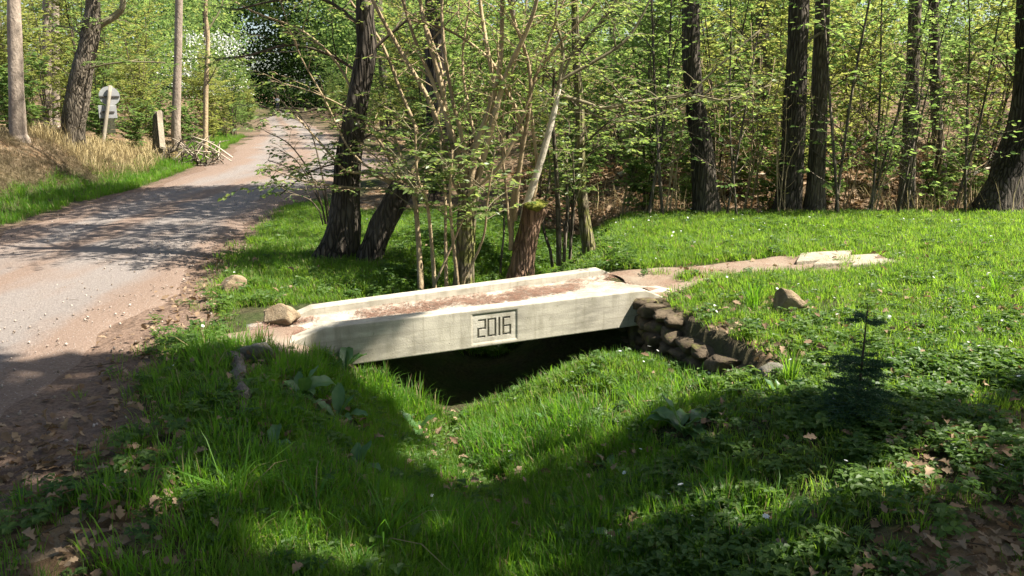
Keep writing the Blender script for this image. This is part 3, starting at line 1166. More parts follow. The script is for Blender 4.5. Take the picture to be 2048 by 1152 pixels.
# mossy slim tree right of the stump
Ye = 8.3
tr = px_path([(1182, 512), (1168, 430), (1160, 330), (1160, 230), (1152, 100), (1150, -80), (1160, -350)], Ye)
ET = dict(start=.1, n=11, L=(.4, .9), sub=4, leafn=5, lsize=.055)
make_tree('slim_tree', 'slim leaning tree with yellow lichen on its lower trunk at the meadow edge', 'tree', tr, [PXR(w, Ye) for w in (26, 24, 20, 18, 15, 13, 8)],
          stemset([([(1160, 300), (1210, 250), (1270, 220)], 5, 2, ET), ([(1158, 220), (1100, 150), (1060, 100)], 5, 2, ET), ([(1152, 110), (1210, 30), (1280, -60)], 6, 3, ET),
                   ([(1150, 0), (1090, -100), (1020, -180)], 6, 3, ET), ([(1152, -150), (1240, -260), (1300, -330)], 6, 3, ET), ([(1160, 330), (1200, 290), (1240, 290)], 3, 2, ET)], Ye),
          'bark_moss', 'twig_dark', 'leaf_near', 15)


def coppice(label, defs, Y, barkm, seed, kw, leafm='leaf_near', name='coppice_shrub', group=None):
    r = np.random.default_rng(seed)
    ss = stemset([(p, w0, w1, kw if lf else None) for p, w0, w1, lf in defs], Y, r)
    base = ss[0][0][0].copy()
    t = thing(name, label, 'shrub', tuple(base), group)
    ml, mw = MB(), MB()
    for path, rad, k in ss:
        p, q = smooth_path(path, rad, 4 * len(path))
        p[0, 2] -= .1
        mb = MB()
        tube(mb, p - base, q, 8, .05, True, seed)
        obj('stem', mb.mesh('stem', MAT[barkm]), t)
        if k:
            grow_twigs(p - base, q, r, mw, ml, **k)
    if mw.n:
        obj('twigs', mw.mesh('twigs', MAT['twig']), t)
        obj('leaves', ml.mesh('leaves', MAT[leafm], False), t)
    return t


CT = dict(start=.45, n=12, L=(.3, .7), sub=4, leafn=5, lsize=.055)
coppice('cluster of straight tan young stems rising just behind the bridge beam, left of the pollard',
        [([(842, 600), (838, 500), (829, 395), (812, 340), (780, 250)], 14, 5, 1), ([(871, 600), (864, 500), (854, 405), (835, 350), (830, 250)], 9, 4, 1),
         ([(893, 595), (891, 480), (890, 380), (880, 280)], 8, 4, 1), ([(917, 590), (908, 500), (900, 400), (905, 300)], 9, 4, 1),
         ([(860, 590), (900, 500), (926, 440), (960, 380)], 5, 3, 0), ([(920, 575), (965, 480), (975, 400), (990, 300)], 6, 3, 1)], 6.75, 'bark_tan', 31, CT)
coppice('dark thin stems standing in the ditch between the mossy stump and the slim lichen tree',
        [([(1118, 512), (1116, 420), (1112, 330), (1105, 230), (1110, 120)], 12, 5, 1), ([(1128, 505), (1135, 420), (1133, 330), (1140, 220)], 8, 4, 1),
         ([(1105, 515), (1085, 440), (1100, 350), (1090, 250)], 7, 3, 1), ([(1140, 500), (1148, 400), (1145, 300)], 7, 3, 1), ([(1000, 540), (1008, 440), (990, 340)], 5, 3, 1)],
        8.0, 'bark_mid', 32, CT)
coppice('wispy dark twigged shrub with sparse small leaves in front of the gravel road',
        [([(650, 430), (622, 350), (580, 290), (530, 262)], 4, 1.6, 1), ([(655, 430), (640, 370), (590, 340), (535, 320)], 4, 1.6, 1), ([(645, 432), (620, 400), (570, 380), (540, 350)], 3, 1.5, 1),
         ([(660, 430), (640, 330), (620, 260), (590, 220)], 4, 1.6, 1), ([(652, 430), (600, 330), (560, 300)], 3, 1.5, 1)], 8.6, 'twig_dark', 33,
        dict(start=.3, n=7, L=(.2, .5), sub=3, leafn=3, lsize=.045), 'leaf_dark')

# ------------------------------------------------------------------ trees with measured trunks
def crown_part(t, base, centre, rad, n, lsize, mat, seed, sq=.8, clumps=26):
    """high crown: leaves gathered in clumps on limbs"""
    r = np.random.default_rng(seed)
    cs = rand_dir(clumps, r, .8) * (r.random((clumps, 1)) ** .4) * np.array(rad) + np.asarray(centre) - base
    mb = MB()
    k = n // clumps
    for c in cs:
        p = c + r.normal(0, 1, (k, 3)) * np.array([.5, .5, .32]) * sq
        leaves(mb, p, rand_dir(k, r, .5, -.2), rand_dir(k, r, .5, .9), lsize * r.uniform(.7, 1.2, k), lsize * .65)
    mw = MB()
    trunk_top = np.asarray(centre) - base - np.array([0, 0, rad[2] * .6])
    for c in cs[::2]:
        mid_ = (trunk_top + c) / 2 + np.array([0, 0, -.3])
        p, q = smooth_path([trunk_top, mid_, c], [.05, .03, .01], 8)
        tube(mw, p, q, 5, cap=False)
    obj('limbs', mw.mesh('limbs', MAT['bark_mid']), t)
    obj('crown', mb.mesh('crown', MAT[mat], False), t)


def forest_tree(name, label, pts, ws, Y, barkm, seed, crown=True, group=None, leafm='leaf_mid', side_defs=(), bump=.08):
    tr = px_path(pts, Y)
    gz = float(H(tr[0][0], tr[0][1]))
    if tr[0][2] > gz:
        tr = np.vstack([[tr[0][0], tr[0][1], gz], tr])
        ws = [ws[0] * 1.1] + list(ws)
    else:
        tr[0][2] = gz
    top_ = tr[-1] + norm(tr[-1] - tr[-2]) * 4.5
    tr = np.vstack([tr, top_])
    ws = list(ws) + [ws[-1] * .6]
    t = make_tree(name, label, 'tree', tr, [PXR(w, Y) for w in ws], stemset(side_defs, Y, np.random.default_rng(seed), dict(start=.15, n=9, L=(.4, 1.0), sub=4, leafn=5, lsize=.07)),
                  barkm, 'twig', leafm, seed, group, 14, bump, trunk_seg=34)
    if crown:
        crown_part(t, np.array(t.location), top_ + np.array([0, 0, 1.5]), (2.3, 2.3, 1.8), 1100, .10, leafm, seed)
    return t


forest_tree('oak_tree', 'stout straight dark trunk at the meadow edge, nearest the pollards', [(1412, 445), (1402, 280), (1386, 180), (1382, 60), (1380, -60)], [50, 42, 36, 34, 32], 10.4, 'bark_dark', 41,
            side_defs=[([(1392, 200), (1440, 170), (1500, 160)], 5, 2, 0), ([(1384, 100), (1330, 60), (1290, 30)], 5, 2, 0)])
forest_tree('oak_tree', 'thick dark trunk, left of a close pair at the meadow edge', [(1572, 445), (1584, 320), (1594, 120), (1600, -40)], [54, 46, 40, 37], 10.8, 'bark_dark', 42,
            side_defs=[([(1594, 100), (1650, 60), (1700, 50)], 5, 2, 0)])
forest_tree('oak_tree', 'grey-brown ridged trunk, right of a close pair at the meadow edge', [(1627, 445), (1634, 320), (1641, 120), (1648, -40)], [42, 35, 30, 28], 11.0, 'bark_mid', 43)
forest_tree('ash_tree', 'narrow grey trunk between the close pair and the thin dark trunk', [(1808, 445), (1818, 300), (1826, 120), (1832, -40)], [32, 27, 24, 22], 11.0, 'bark_mid', 44)
forest_tree('ash_tree', 'thin dark trunk beside the narrow grey one at the meadow edge', [(1882, 440), (1876, 280), (1870, 120), (1866, -40)], [26, 22, 19, 18], 11.6, 'bark_mid', 45)
forest_tree('leaning_tree', 'big dark trunk leaning hard to the right at the far end of the meadow edge', [(1982, 452), (2018, 340), (2050, 230), (2062, 60), (2066, -60)], [80, 66, 58, 52, 48], 10.6, 'bark_dark', 46,
            side_defs=[([(2050, 200), (2000, 120), (1940, 90)], 6, 2, 0)], bump=.14)
forest_tree('pine_tree', 'pale straight conifer trunk at the far left on top of the dry bank', [(36, 262), (32, 150), (28, 20), (26, -80)], [30, 26, 23, 21], 13.5, 'bark_pale', 47)
forest_tree('oak_tree', 'forked oak leaning over the dry bank behind the signpost', [(146, 300), (150, 230), (166, 130), (184, 50), (187, -40)], [44, 42, 38, 32, 22], 15.0, 'bark_mid', 48,
            side_defs=[([(182, 62), (205, 46), (230, 32), (246, 10), (240, -40)], 17, 9, 0), ([(176, 90), (150, 60), (110, 50)], 5, 2, 0), ([(160, 140), (240, 125), (330, 125)], 4, 2, 0)], bump=.14)
forest_tree('pine_tree', 'slim straight pine trunk rising behind the brush pile', [(352, 268), (354, 180), (357, 60), (359, -60)], [18, 16, 14, 13], 22, 'bark_pale', 49)
forest_tree('ash_tree', 'thin crooked young tree between the brush pile and the road', [(411, 285), (412, 180), (416, 80), (411, 20), (418, -60)], [10, 9, 8, 7, 6], 21, 'bark_tan', 50, crown=False,
            side_defs=[([(416, 60), (440, 20), (450, -20)], 3, 1, 0), ([(413, 170), (430, 140), (436, 120)], 3, 1, 0)])
forest_tree('beech_tree', 'old trunk with broken limb seen high between the stout trunk and the close pair', [(1520, 330), (1524, 150), (1526, 0), (1528, -80)], [26, 26, 24, 22], 17, 'bark_mid', 51)
forest_tree('oak_tree', 'dark trunk in the shaded thicket behind the pollard', [(880, 380), (872, 200), (868, 60), (866, -60)], [46, 40, 36, 32], 12.5, 'bark_dark', 52)
forest_tree('spruce_tree', 'faint pale trunk in the wood behind the forked oak', [(96, 250), (94, 100), (93, -60)], [16, 15, 14], 24, 'bark_pale', 53, group='faint trunks behind the forked oak')
forest_tree('spruce_tree', 'faint pale trunk in the wood behind the forked oak', [(112, 250), (111, 100), (110, -60)], [15, 14, 13], 27, 'bark_pale', 54, group='faint trunks behind the forked oak')

# fallen pale branch pieces on leaning tree: sign post
sp0 = at(207, 318, 17.0)
sp0[2] = float(H(sp0[0], sp0[1]))
sign = thing('signpost', 'weathered wooden signpost seen from behind with a round sign and two boards', 'sign', tuple(sp0))
tp = at(217.5, 171, 17.0)
axis = norm(tp - sp0)
mb = MB()
p, q = smooth_path([sp0 - axis * .1 - sp0, (tp - sp0) * .5, tp - sp0], [.040, .040, .038], 6)
tube(mb, p, q, 10, .02, True, 1)
obj('post', mb.mesh('post', MAT['post']), sign)


def disc(mb, c, r, th, n=32):
    a = np.linspace(0, TAU, n, endpoint=False)
    f = np.column_stack([c[0] + r * np.cos(a), np.full(n, c[1]), c[2] + r * np.sin(a)])
    b = f + np.array([0, th, 0])
    V = np.vstack([f, b, [c], [np.array(c) + [0, th, 0]]])
    t = [(2 * n, i, (i + 1) % n) for i in range(n)] + [(2 * n + 1, n + (i + 1) % n, n + i) for i in range(n)]
    q = [(i, n + i, n + (i + 1) % n, (i + 1) % n) for i in range(n)]
    mb.add(V, q, t)


def box(mb, c, s):
    c, s = np.asarray(c), np.asarray(s) / 2
    V = c + s * np.array([(-1, -1, -1), (1, -1, -1), (1, 1, -1), (-1, 1, -1), (-1, -1, 1), (1, -1, 1), (1, 1, 1), (-1, 1, 1)])
    mb.add(V, [(3, 2, 1, 0), (4, 5, 6, 7), (0, 1, 5, 4), (1, 2, 6, 5), (2, 3, 7, 6), (3, 0, 4, 7)])


k = 17.0 / FPX
c1 = at(216, 192, 17.0) - sp0 + np.array([0, .075, 0])
mb = MB(); disc(mb, c1, 18.5 * k, .012)
rs = obj('round_sign', mb.mesh('round_sign', MAT['sign_back'], False), sign)
mb = MB(); box(mb, c1 + np.array([0, -.012, -.01]), (35 * k, .022, 2.6 * k)); obj('bracket', mb.mesh('bracket', MAT['sign_bracket'], False), rs)
c2 = at(213.5, 224, 17.0) - sp0 + np.array([0, .075, 0])
mb = MB(); box(mb, c2, (32 * k, .012, 25 * k))
ss_ = bevel(obj('square_sign', mb.mesh('square_sign', MAT['sign_back'], False), sign), .02)
mb = MB(); box(mb, c2 + np.array([0, -.014, 0]), (24 * k, .022, 2.6 * k)); obj('bracket', mb.mesh('bracket', MAT['sign_bracket'], False), ss_)
c3 = at(214, 252, 17.0) - sp0 + np.array([0, .08, 0])
db = None
for j in range(4):
    mb = MB(); box(mb, c3 + np.array([0, 0, (j - 1.5) * 7.2 * k]), (26 * k, .02, 6.4 * k))
    obj('board_slat', mb.mesh('board_slat', MAT['sign_dark'], False), sign)

sign.rotation_euler = (0, 0, .5)

# tall cut stump and brush pile
b0 = at(314, 296, 18.0); b0[2] = float(H(b0[0], b0[1]))
t0_ = at(316, 223, 18.0)
t = thing('tall_stump', 'tall sawn-off stump with pale split face beside the brush pile', 'stump', tuple(b0))
mb = MB()
p, q = smooth_path([np.array([0, 0, -.1]), (t0_ - b0) * .5, t0_ - b0], [.135, .11, .105], 12)
tube(mb, p, q, 14, .1, True, 4)
obj('trunk', mb.mesh('trunk', MAT['bark_mid']), t)
mb = MB()
tp_ = t0_ - b0
mb.add([(tp_[0] + .02, tp_[1] - .135, .25), (tp_[0] + .12, tp_[1] - .07, .25), (tp_[0] + .115, tp_[1] - .07, tp_[2] + .02), (tp_[0] + .03, tp_[1] - .13, tp_[2] + .03),
        (tp_[0] + .02, tp_[1] - .09, .25), (tp_[0] + .10, tp_[1] - .03, .25), (tp_[0] + .10, tp_[1] - .03, tp_[2] + .02), (tp_[0] + .03, tp_[1] - .09, tp_[2] + .03)],
       [(0, 1, 2, 3), (1, 5, 6, 2), (4, 0, 3, 7), (3, 2, 6, 7)])
obj('split_face', mb.mesh('split_face', MAT['deadwood'], False), t)
bp = at(380, 300, 18.6); bp[2] = float(H(bp[0], bp[1]))
pile = thing('brush_pile', 'tangled pile of bare cut branches beside the tall stump', 'branches', tuple(bp))
r_ = np.random.default_rng(9)
for k_ in range(64):
    c0 = np.array([r_.uniform(-.9, .8), r_.uniform(-.5, .5), r_.uniform(0, .45)])
    a = r_.uniform(0, TAU)
    d = norm([math.cos(a), .6 * math.sin(a), r_.uniform(.15, 1.1)])
    ln = r_.uniform(.5, 1.2)
    path = np.array([c0 - d * ln * .4, c0 + d * .1 + r_.normal(0, .06, 3), c0 + d * ln * .6 + np.array([0, 0, -.1 * ln])])
    path[:, 2] = np.maximum(path[:, 2], .02)
    p, q = smooth_path(path, [.022, .016, .008], 8)
    mb = MB(); tube(mb, p, q * r_.uniform(.5, 1.1), 6)
    obj('branch', mb.mesh('branch', MAT['bark_mid' if k_ % 4 else 'deadwood']), pile)
for (pa, pb, Y, w, lab) in (((1625, 352), (1700, 362), 13.5, 8, 'pale fallen branch lying on the slope beside the close pair of trunks'),
                           ((1640, 318), (1730, 366), 14.5, 7, 'long dead branch slanting down the slope behind the close pair of trunks'),
                           ((1455, 362), (1550, 350), 13.0, 6, 'thin dead branch lying behind the stout straight trunk'),
                           ((1235, 352), (1290, 345), 14.0, 12, 'rotten log piece on the slope behind the slim lichen tree'),
                           ((1930, 330), (2000, 300), 13.0, 6, 'dead branch propped on the leaning trunk')):
    a_, b_ = at(*pa, Y), at(*pb, Y + .4)
    gz = float(H(a_[0], a_[1]))
    lift_ = max(0, a_[2] - gz - .15)
    mid_ = (a_ + b_) / 2 + np.array([0, 0, .06])
    pth = np.array([a_, mid_, b_]) - np.array([0, 0, lift_])
    t = thing('fallen_branch', lab, 'branch', tuple(pth[0]))
    p, q = smooth_path(pth, [PXR(w, Y), PXR(w * .9, Y), PXR(w * .5, Y)], 12)
    mb = MB(); tube(mb, p - pth[0], q, 7, .15, True, int(Y * 7))
    br = obj('wood', mb.mesh('wood', MAT['deadwood']), t)
    mb = MB(); tube(mb, np.array([p[6], p[6] + np.array([.12, .05, .16]), p[6] + np.array([.2, .1, .36])]) - pth[0], [.008, .006, .003], 5)
    obj('side_twig', mb.mesh('side_twig', MAT['deadwood']), t)
# mossy log lying down the bank
lg = [G(468, 705, .06), G(480, 760, -.02), G(486, 830, -.06), G(488, 885, -.1)]
p, q = smooth_path(lg, [.055, .05, .045, .03], 20)
p[:, 2] = H(p[:, 0], p[:, 1]) + .025
lgt = thing('fallen_log', 'rotting mossy log lying down the shaded bank by the grey flat stone', 'log', tuple(p[0]))
mb = MB(); tube(mb, p - p[0], q * (.8 + .3 * np.sin(np.arange(20) * 1.7)), 12, .4, True, 6)
obj('wood', mb.mesh('wood', MAT['bark_log']), lgt)

# ------------------------------------------------------------------ understorey shrubs
def shrub_proto(name, seed, hgt, nst, spread, leafm, lsize, ntw, label, group, barkm='twig_dark', sub=5, leafn=8, upb=.25):
    r = np.random.default_rng(seed)
    t = thing(name, label, 'shrub', (0, 0, 0), group)
    ml, mw = MB(), MB()
    for k in range(nst):
        a = r.uniform(0, TAU)
        lean = r.uniform(.1, 1) * spread
        h_ = hgt * r.uniform(.7, 1.05)
        path = np.array([(r.uniform(-.12, .12), r.uniform(-.12, .12), -.1), (math.cos(a) * lean * .25, math.sin(a) * lean * .25, h_ * .35),
                         (math.cos(a) * lean * .6 + r.normal(0, .1), math.sin(a) * lean * .6, h_ * .7), (math.cos(a) * lean, math.sin(a) * lean, h_)])
        p, q = smooth_path(path, np.array([.014, .010, .007, .003]) * hgt / 3, 14)
        tube(mw, p, q, 6, .04)
        grow_twigs(p, q, r, mw, ml, start=.12, n=ntw, L=(.4 * hgt / 3, 1.0 * hgt / 3), sub=sub, leafn=leafn, lsize=lsize, upb=upb, flat=.5)
    obj('stems', mw.mesh('stems', MAT[barkm]), t)
    obj('leaves', ml.mesh('leaves', MAT[leafm], False), t)
    return t


UG = 'leafy shrubs of the forest understorey'
protos = [shrub_proto('forest_shrub', 101, 3.2, 6, .9, 'leaf_mid', .07, 14, 'green leafy shrub of several stems in the forest understorey', UG),
          shrub_proto('forest_shrub', 102, 3.8, 4, .7, 'leaf_mid', .072, 18, 'green leafy shrub of several stems in the forest understorey', UG),
          shrub_proto('forest_shrub', 103, 2.4, 7, .9, 'leaf_yellow', .066, 11, 'yellow-green leafy shrub of several stems in the forest understorey', UG),
          shrub_proto('forest_shrub', 104, 4.2, 3, .8, 'leaf_yellow', .072, 23, 'yellow-green leafy shrub of several stems in the forest understorey', UG),
          shrub_proto('forest_shrub', 105, 1.2, 7, .6, 'leaf_mid', .06, 7, 'low green bush on the forest floor', 'low bushes on the forest floor'),
          shrub_proto('bare_sapling', 106, 2.6, 4, .5, 'leaf_yellow', .05, 8, 'almost bare thin stemmed sapling clump at the meadow edge', 'bare sapling clumps at the meadow edge', 'bark_tan', 2, 2)]
protos.append(shrub_proto('young_tree', 107, 4.4, 2, .9, 'leaf_mid', .075, 20, 'slim young tree leafing out in front of the dark trunks at the meadow edge', 'young trees at the meadow edge', 'bark_mid', 4, 5))
looks = ['bushy green shrub', 'tall green shrub', 'low yellow-green shrub', 'tall yellow-green shrub', 'knee-high green bush', 'bare sapling clump', 'slim young tree']
first = [True] * len(protos)


def plant(k, x, y, sc=1.0, rz=None, where=None):
    z = float(H(x, y))
    rz = random.uniform(0, TAU) if rz is None else rz
    if first[k]:
        first[k] = False
        o = protos[k]
        o.location = (x, y, z)
        o.rotation_euler = (0, 0, rz)
        o.scale = (sc,) * 3
    else:
        o = copy_tree(protos[k], (x, y, z), rz, sc)
    if where:
        o['label'] = looks[k] + ' ' + where
        o['group'] = 'young trees and saplings at the meadow edge' if k > 4 else ('bushes ' if k == 4 else 'shrubs ') + where


random.seed(3)


def fill(n, xr, yr, kinds, sc=(.8, 1.25), pad=.8, mind=.9, where=None):
    pts = []
    tries = 0
    while len(pts) < n and tries < n * 60:
        tries += 1
        x, y = random.uniform(*xr), random.uniform(*yr)
        if x > .62 * 1.12 * y + 2 or x < -.70 * y - 3:
            continue
        if abs(x / y + .525) < .035 and y < 17.5 or onroad(x, y, pad) or any((x - a) ** 2 + (y - b) ** 2 < mind ** 2 for a, b in pts):
            continue
        pts.append((x, y))
        plant(random.choice(kinds), x, y, random.uniform(*sc), where=where)


fill(13, (1.5, 10), (12.6, 16.5), [0, 1, 2, 3], (.75, 1.1), where='on the slope just behind the meadow edge')
fill(18, (1, 17), (16.5, 24), [0, 1, 3, 2], (.9, 1.4), mind=1.2, where='higher up the wooded slope behind the meadow')
fill(12, (-1.6, 2.5), (10.5, 18), [0, 1, 2, 4], (.7, 1.1), where='in the thicket behind the pollards')
fill(12, (-3.5, 1), (19, 28), [0, 1, 3], (.9, 1.3), pad=1.3, where='in the wood where the road bends away')
fill(16, (-18, -7.5), (14.5, 22), [2, 3, 0, 2], (.6, 1.0), pad=1.2, where='behind the signpost and tall stump')
fill(22, (-26, -9.5), (22, 40), [3, 2, 1, 3], (1.0, 1.7), pad=.9, mind=1.4, where='deep in the wood left of the road')
fill(26, (-7, 26), (26, 42), [0, 1, 3], (1.3, 2.0), pad=1.0, mind=1.8, where='at the back of the wood beyond the slope')
fill(22, (1.2, 10), (10.9, 14.5), [4], (.6, 1.1), mind=.5, where='on the leaf litter at the meadow edge')
fill(12, (-12, -7), (13, 24), [4], (.7, 1.3), pad=.9, mind=.5, where='on the roadside bank')
for yy_ in np.arange(23, 60, 1.9):
    plant(random.choice([2, 2, 4, 0]), float(road_l(yy_)) - random.uniform(.5, 1.3), float(yy_), random.uniform(.8, 1.2), where='crowding the left edge of the far road')
for yy_ in np.arange(26, 75, 2.6):
    plant(random.choice([0, 2, 1]), float(road_r(yy_)) + random.uniform(2.2, 3.4), float(yy_), random.uniform(.8, 1.3), where='crowding the right edge of the far road')
for px, Y, lab in ((1455, 10.1, 'just right of the stout straight trunk'), (1665, 10.3, 'just right of the close pair of trunks'),
                   (1745, 10.4, 'midway between the close pair and the narrow grey trunk'), (1925, 10.5, 'between the thin dark trunk and the leaning tree'), (1320, 10.3, 'left of the stout straight trunk'),
                   (2020, 11.5, 'behind the leaning tree'), (1800, 10.3, 'just left of the narrow grey trunk')):
    q = at(px, 440, Y)
    plant(6, q[0], q[1], random.uniform(.8, 1.15), where=lab)
for px, Y, lab in ((1340, 10.6, 'leaning at the meadow edge left of the stout straight trunk'), (1500, 11.2, 'between the stout trunk and the close pair'), (1745, 10.7, 'with pale upright stems right of the close pair'),
                   (1690, 11.4, 'behind the close pair of trunks'), (1925, 10.9, 'at the foot of the leaning tree'), (1250, 11, 'behind the slim lichen tree'), (1440, 11.3, 'right behind the stout straight trunk'),
                   (1850, 11.5, 'beside the thin dark trunk'), (1560, 10.6, 'at the foot of the close pair of trunks')):
    q = at(px, 440, Y)
    plant(5, q[0], q[1], random.uniform(.8, 1.2), where=lab)
for x, y, sc in ((-9, -6, 2.6), (-5, -8, 2.8), (-1, -7.5, 2.6), (3, -9, 3.0), (7, -6.5, 2.8), (11, -4, 2.8), (12, 0.5, 2.4), (13, -9, 3), (-13, -3, 2.4), (-11, 1, 2.2)):  # oversized shrubs out of view, added to cut sky light on the foreground
    plant(random.choice([0, 1, 3]), x, y, sc, where='added unseen behind the viewpoint to block sky light')

# ------------------------------------------------------------------ far wood as one mass, with its own trunks
r_ = np.random.default_rng(55)


def cloud(name, label, zones, leafm, size, per, cat='forest'):
    mb = MB()
    for n, xr, yr, zr, sp in zones:
        k = 0
        while k < n:
            x, y = r_.uniform(*xr), r_.uniform(*yr)
            if onroad(x, y, 1.2 + sp * .5) or abs(x) > .75 * y + 8 or (30 < y < 100 and road_r(y) < x < road_r(y) + 4.5):
                continue
            z = float(H(x, y, False)) + r_.uniform(*zr)
            p = np.array([x, y, z]) + r_.normal(0, 1, (per, 3)) * np.array([sp, sp, sp * .55])
            p = p[~onroad(p[:, 0], p[:, 1], .8)]
            if len(p):
                s_ = size * (y / 50) ** .5 * r_.uniform(.7, 1.3, len(p))
                leaves(mb, p, rand_dir(len(p), r_, .6, -.2), rand_dir(len(p), r_, .5, .8), s_, s_ * .7)
            k += 1
    o = obj(name, mb.mesh(name, MAT[leafm], False))
    return tag(o, label, cat, kind='stuff')


cloud('woodland_leaf_curtain', 'curtain of fresh green leaves hanging through the middle distance of the wood', [(170, (-3, 24), (19, 38), (.2, 6.5), .6), (60, (-24, -10), (21, 36), (.5, 6), .6)], 'leaf_mid', .13, 110)
cloud('undergrowth_leaves', 'fresh green undergrowth leaves low on the slope behind the meadow edge', [(75, (1.0, 13), (12.8, 19), (.15, 3.4), .38)], 'leaf_mid', .15, 90)
cloud('distant_foliage', 'mass of bright green spring foliage filling the distant wood', [(230, (-14, 45), (40, 70), (0, 11), .9), (150, (-55, -14), (34, 62), (0, 10), .9), (150, (-34, -4), (48, 85), (3, 14), 1.0), (110, (-42, -12), (84, 106), (6, 17), 1.2)], 'leaf_mid', .24, 90)
cloud('distant_yellow_foliage', 'mass of yellow-green spring foliage in the distant wood', [(90, (-60, -12), (34, 62), (1, 10), .9), (90, (-14, 40), (40, 66), (0, 10), .8)], 'leaf_yellow', .22, 80)
cloud('distant_dark_foliage', 'dark evergreen backdrop at the far end of the road and wood', [(260, (-75, 60), (100, 135), (0, 22), 2.2), (340, (-52, -16), (108, 135), (0, 22), 1.8), (70, (-20, -6), (60, 100), (0, 12), 1.4)], 'leaf_dark', .27, 190)
t = thing('blossom_tree', 'wild cherry covered in white blossom beyond the brush pile', 'tree', tuple(at(410, 262, 34)))
tz = np.array(t.location)
mb = MB()
p, q = smooth_path([(0, 0, -1), (.1, 0, 1.5), (0, 0, 3.5)], [.1, .08, .04], 10)
tube(mb, p, q, 8, .05)
obj('trunk', mb.mesh('trunk', MAT['bark_mid']), t)
mb = MB()
for _ in range(34):
    c = at(r_.uniform(355, 470), r_.uniform(70, 190), 34 + r_.uniform(-1, 1)) - tz
    p = c + r_.normal(0, 1, (40, 3)) * np.array([.32, .32, .10])
    leaves(mb, p, rand_dir(40, r_), rand_dir(40, r_, 1, .6), .09, .085)
obj('blossom', mb.mesh('blossom', MAT['blossom'], False), t)
mb = MB()
for _ in range(30):
    c = at(r_.uniform(355, 470), r_.uniform(70, 200), 34 + r_.uniform(-1, 1)) - tz
    p = c + r_.normal(0, 1, (40, 3)) * np.array([.4, .4, .2])
    leaves(mb, p, rand_dir(40, r_), rand_dir(40, r_, 1, .6), .14, .09)
obj('leaves', mb.mesh('leaves', MAT['leaf_mid'], False), t)

# background trunks
mb = MB()
p, q = smooth_path([(0, 0, -.3), (.05, 0, 3), (-.05, .05, 8), (.1, 0, 15)], [.2, .17, .14, .07], 18)
tube(mb, p, q, 10, .06)
bt_mesh = mb.mesh('trunk', MAT['bark_mid'])
mb2 = MB()
rr_ = np.random.default_rng(77)
for _ in range(9):
    c = np.array([0, 0, 13.5]) + rand_dir(1, rr_, .9)[0] * np.array([2.4, 2.4, 3]) * rr_.random() ** .4
    p = c + rr_.normal(0, 1, (40, 3)) * np.array([.6, .6, .4])
    leaves(mb2, p, rand_dir(40, rr_), rand_dir(40, rr_, 1, .7), .16, .10)
bc_mesh = mb2.mesh('crown', MAT['leaf_mid'], False)
cnt = 0
random.seed(12)
while cnt < 28:
    y = random.uniform(17, 60)
    x = random.uniform(-.7 * y, .7 * y)
    if onroad(x, y, 1.5) or (x > 0 and y < 27):
        continue
    left = x < road_l(y)
    t = thing('forest_tree', 'slender trunk standing among the bushes of the wood left of the road' if left else 'slender trunk standing among the bushes of the wood behind the meadow', 'tree',
              (x, y, float(H(x, y))), 'slender trunks left of the road' if left else 'slender trunks behind the meadow')
    t.rotation_euler = (random.gauss(0, .03), random.gauss(0, .04), random.uniform(0, TAU))
    s = random.uniform(.6, 1.15)
    t.scale = (s, s, random.uniform(.8, 1.1))
    obj('trunk', bt_mesh, t)
    obj('crown', bc_mesh, t)
    cnt += 1

# ------------------------------------------------------------------ shade trees beside the viewer (their crowns throw the foreground shade)
SHADE = []   # filled from ground outlines below


def inside(poly, x, y):
    poly = np.asarray(poly)
    r = np.zeros(len(x), bool)
    j = len(poly) - 1
    for i in range(len(poly)):
        xi, yi, xj, yj = *poly[i], *poly[j]
        c = ((yi > y) != (yj > y)) & (x < (xj - xi) * (y - yi) / (yj - yi + 1e-9) + xi)
        r ^= c
        j = i
    return r


def gt(px, py):
    """ground point with terrain height"""
    d = ray(px, py)
    ts = np.linspace(1.5, 14, 900)
    P = np.array([0, 0, CAMH]) + ts[:, None] * d
    below = P[:, 2] < H(P[:, 0], P[:, 1], False)
    i = int(np.argmax(below)) if below.any() else -1
    return P[i]


def cast(px, py, z=None):
    """where the sun ray through that ground point meets z = 0"""
    p = gt(px, py) if z is None else G(px, py, z)
    q = p - SUN * (p[2] / SUN[2])
    return q[:2]


edge = [cast(*p) for p in ((-260, 690), (0, 716), (120, 720), (250, 706), (330, 724), (440, 716))]
edge += [cast(540, 690), cast(600, 672, .02), cast(690, 648, .0), cast(740, 636, .0), cast(770, 645, .02), cast(715, 662, .05), cast(665, 700, -.1)]
edge += [cast(*p) for p in ((690, 765), (760, 830), (800, 910), (900, 990), (985, 1000), (1030, 930), (1110, 900), (1220, 872), (1300, 850), (1420, 820), (1520, 812), (1620, 838), (1700, 850), (1850, 830), (2120, 780))]
low = [cast(*p) for p in ((2120, 800), (1950, 860), (1850, 895), (1700, 930), (1500, 960), (1380, 1000), (1420, 1080), (1600, 1060), (1750, 1025), (1900, 990), (2120, 920))]
poly = np.array(edge + low + [np.array([6.5, 1.0]), np.array([6.5, -3.5]), np.array([-8, -3.5]), np.array([-8, edge[0][1]])])
holes = [(cast(640, 1110), .34, .13), (cast(400, 1000), .24, .13), (cast(150, 965), .25, .07), (cast(520, 1090), .2, .12), (cast(1230, 1085), .14, .10), (cast(1560, 1140), .22, .08), (cast(1720, 1060), .10, .05), (cast(1900, 1010), .12, .05), (cast(1650, 830), .07, .05), (cast(1880, 800), .10, .05), (cast(960, 1010), .06, .05), (cast(1000, 1120), .08, .05),
         (cast(1350, 1040), .05, .04), (cast(1260, 985), .05, .03), (cast(450, 950), .1, .06), (cast(60, 760), .25, .03), (cast(330, 830), .06, .03)]
n = 105000
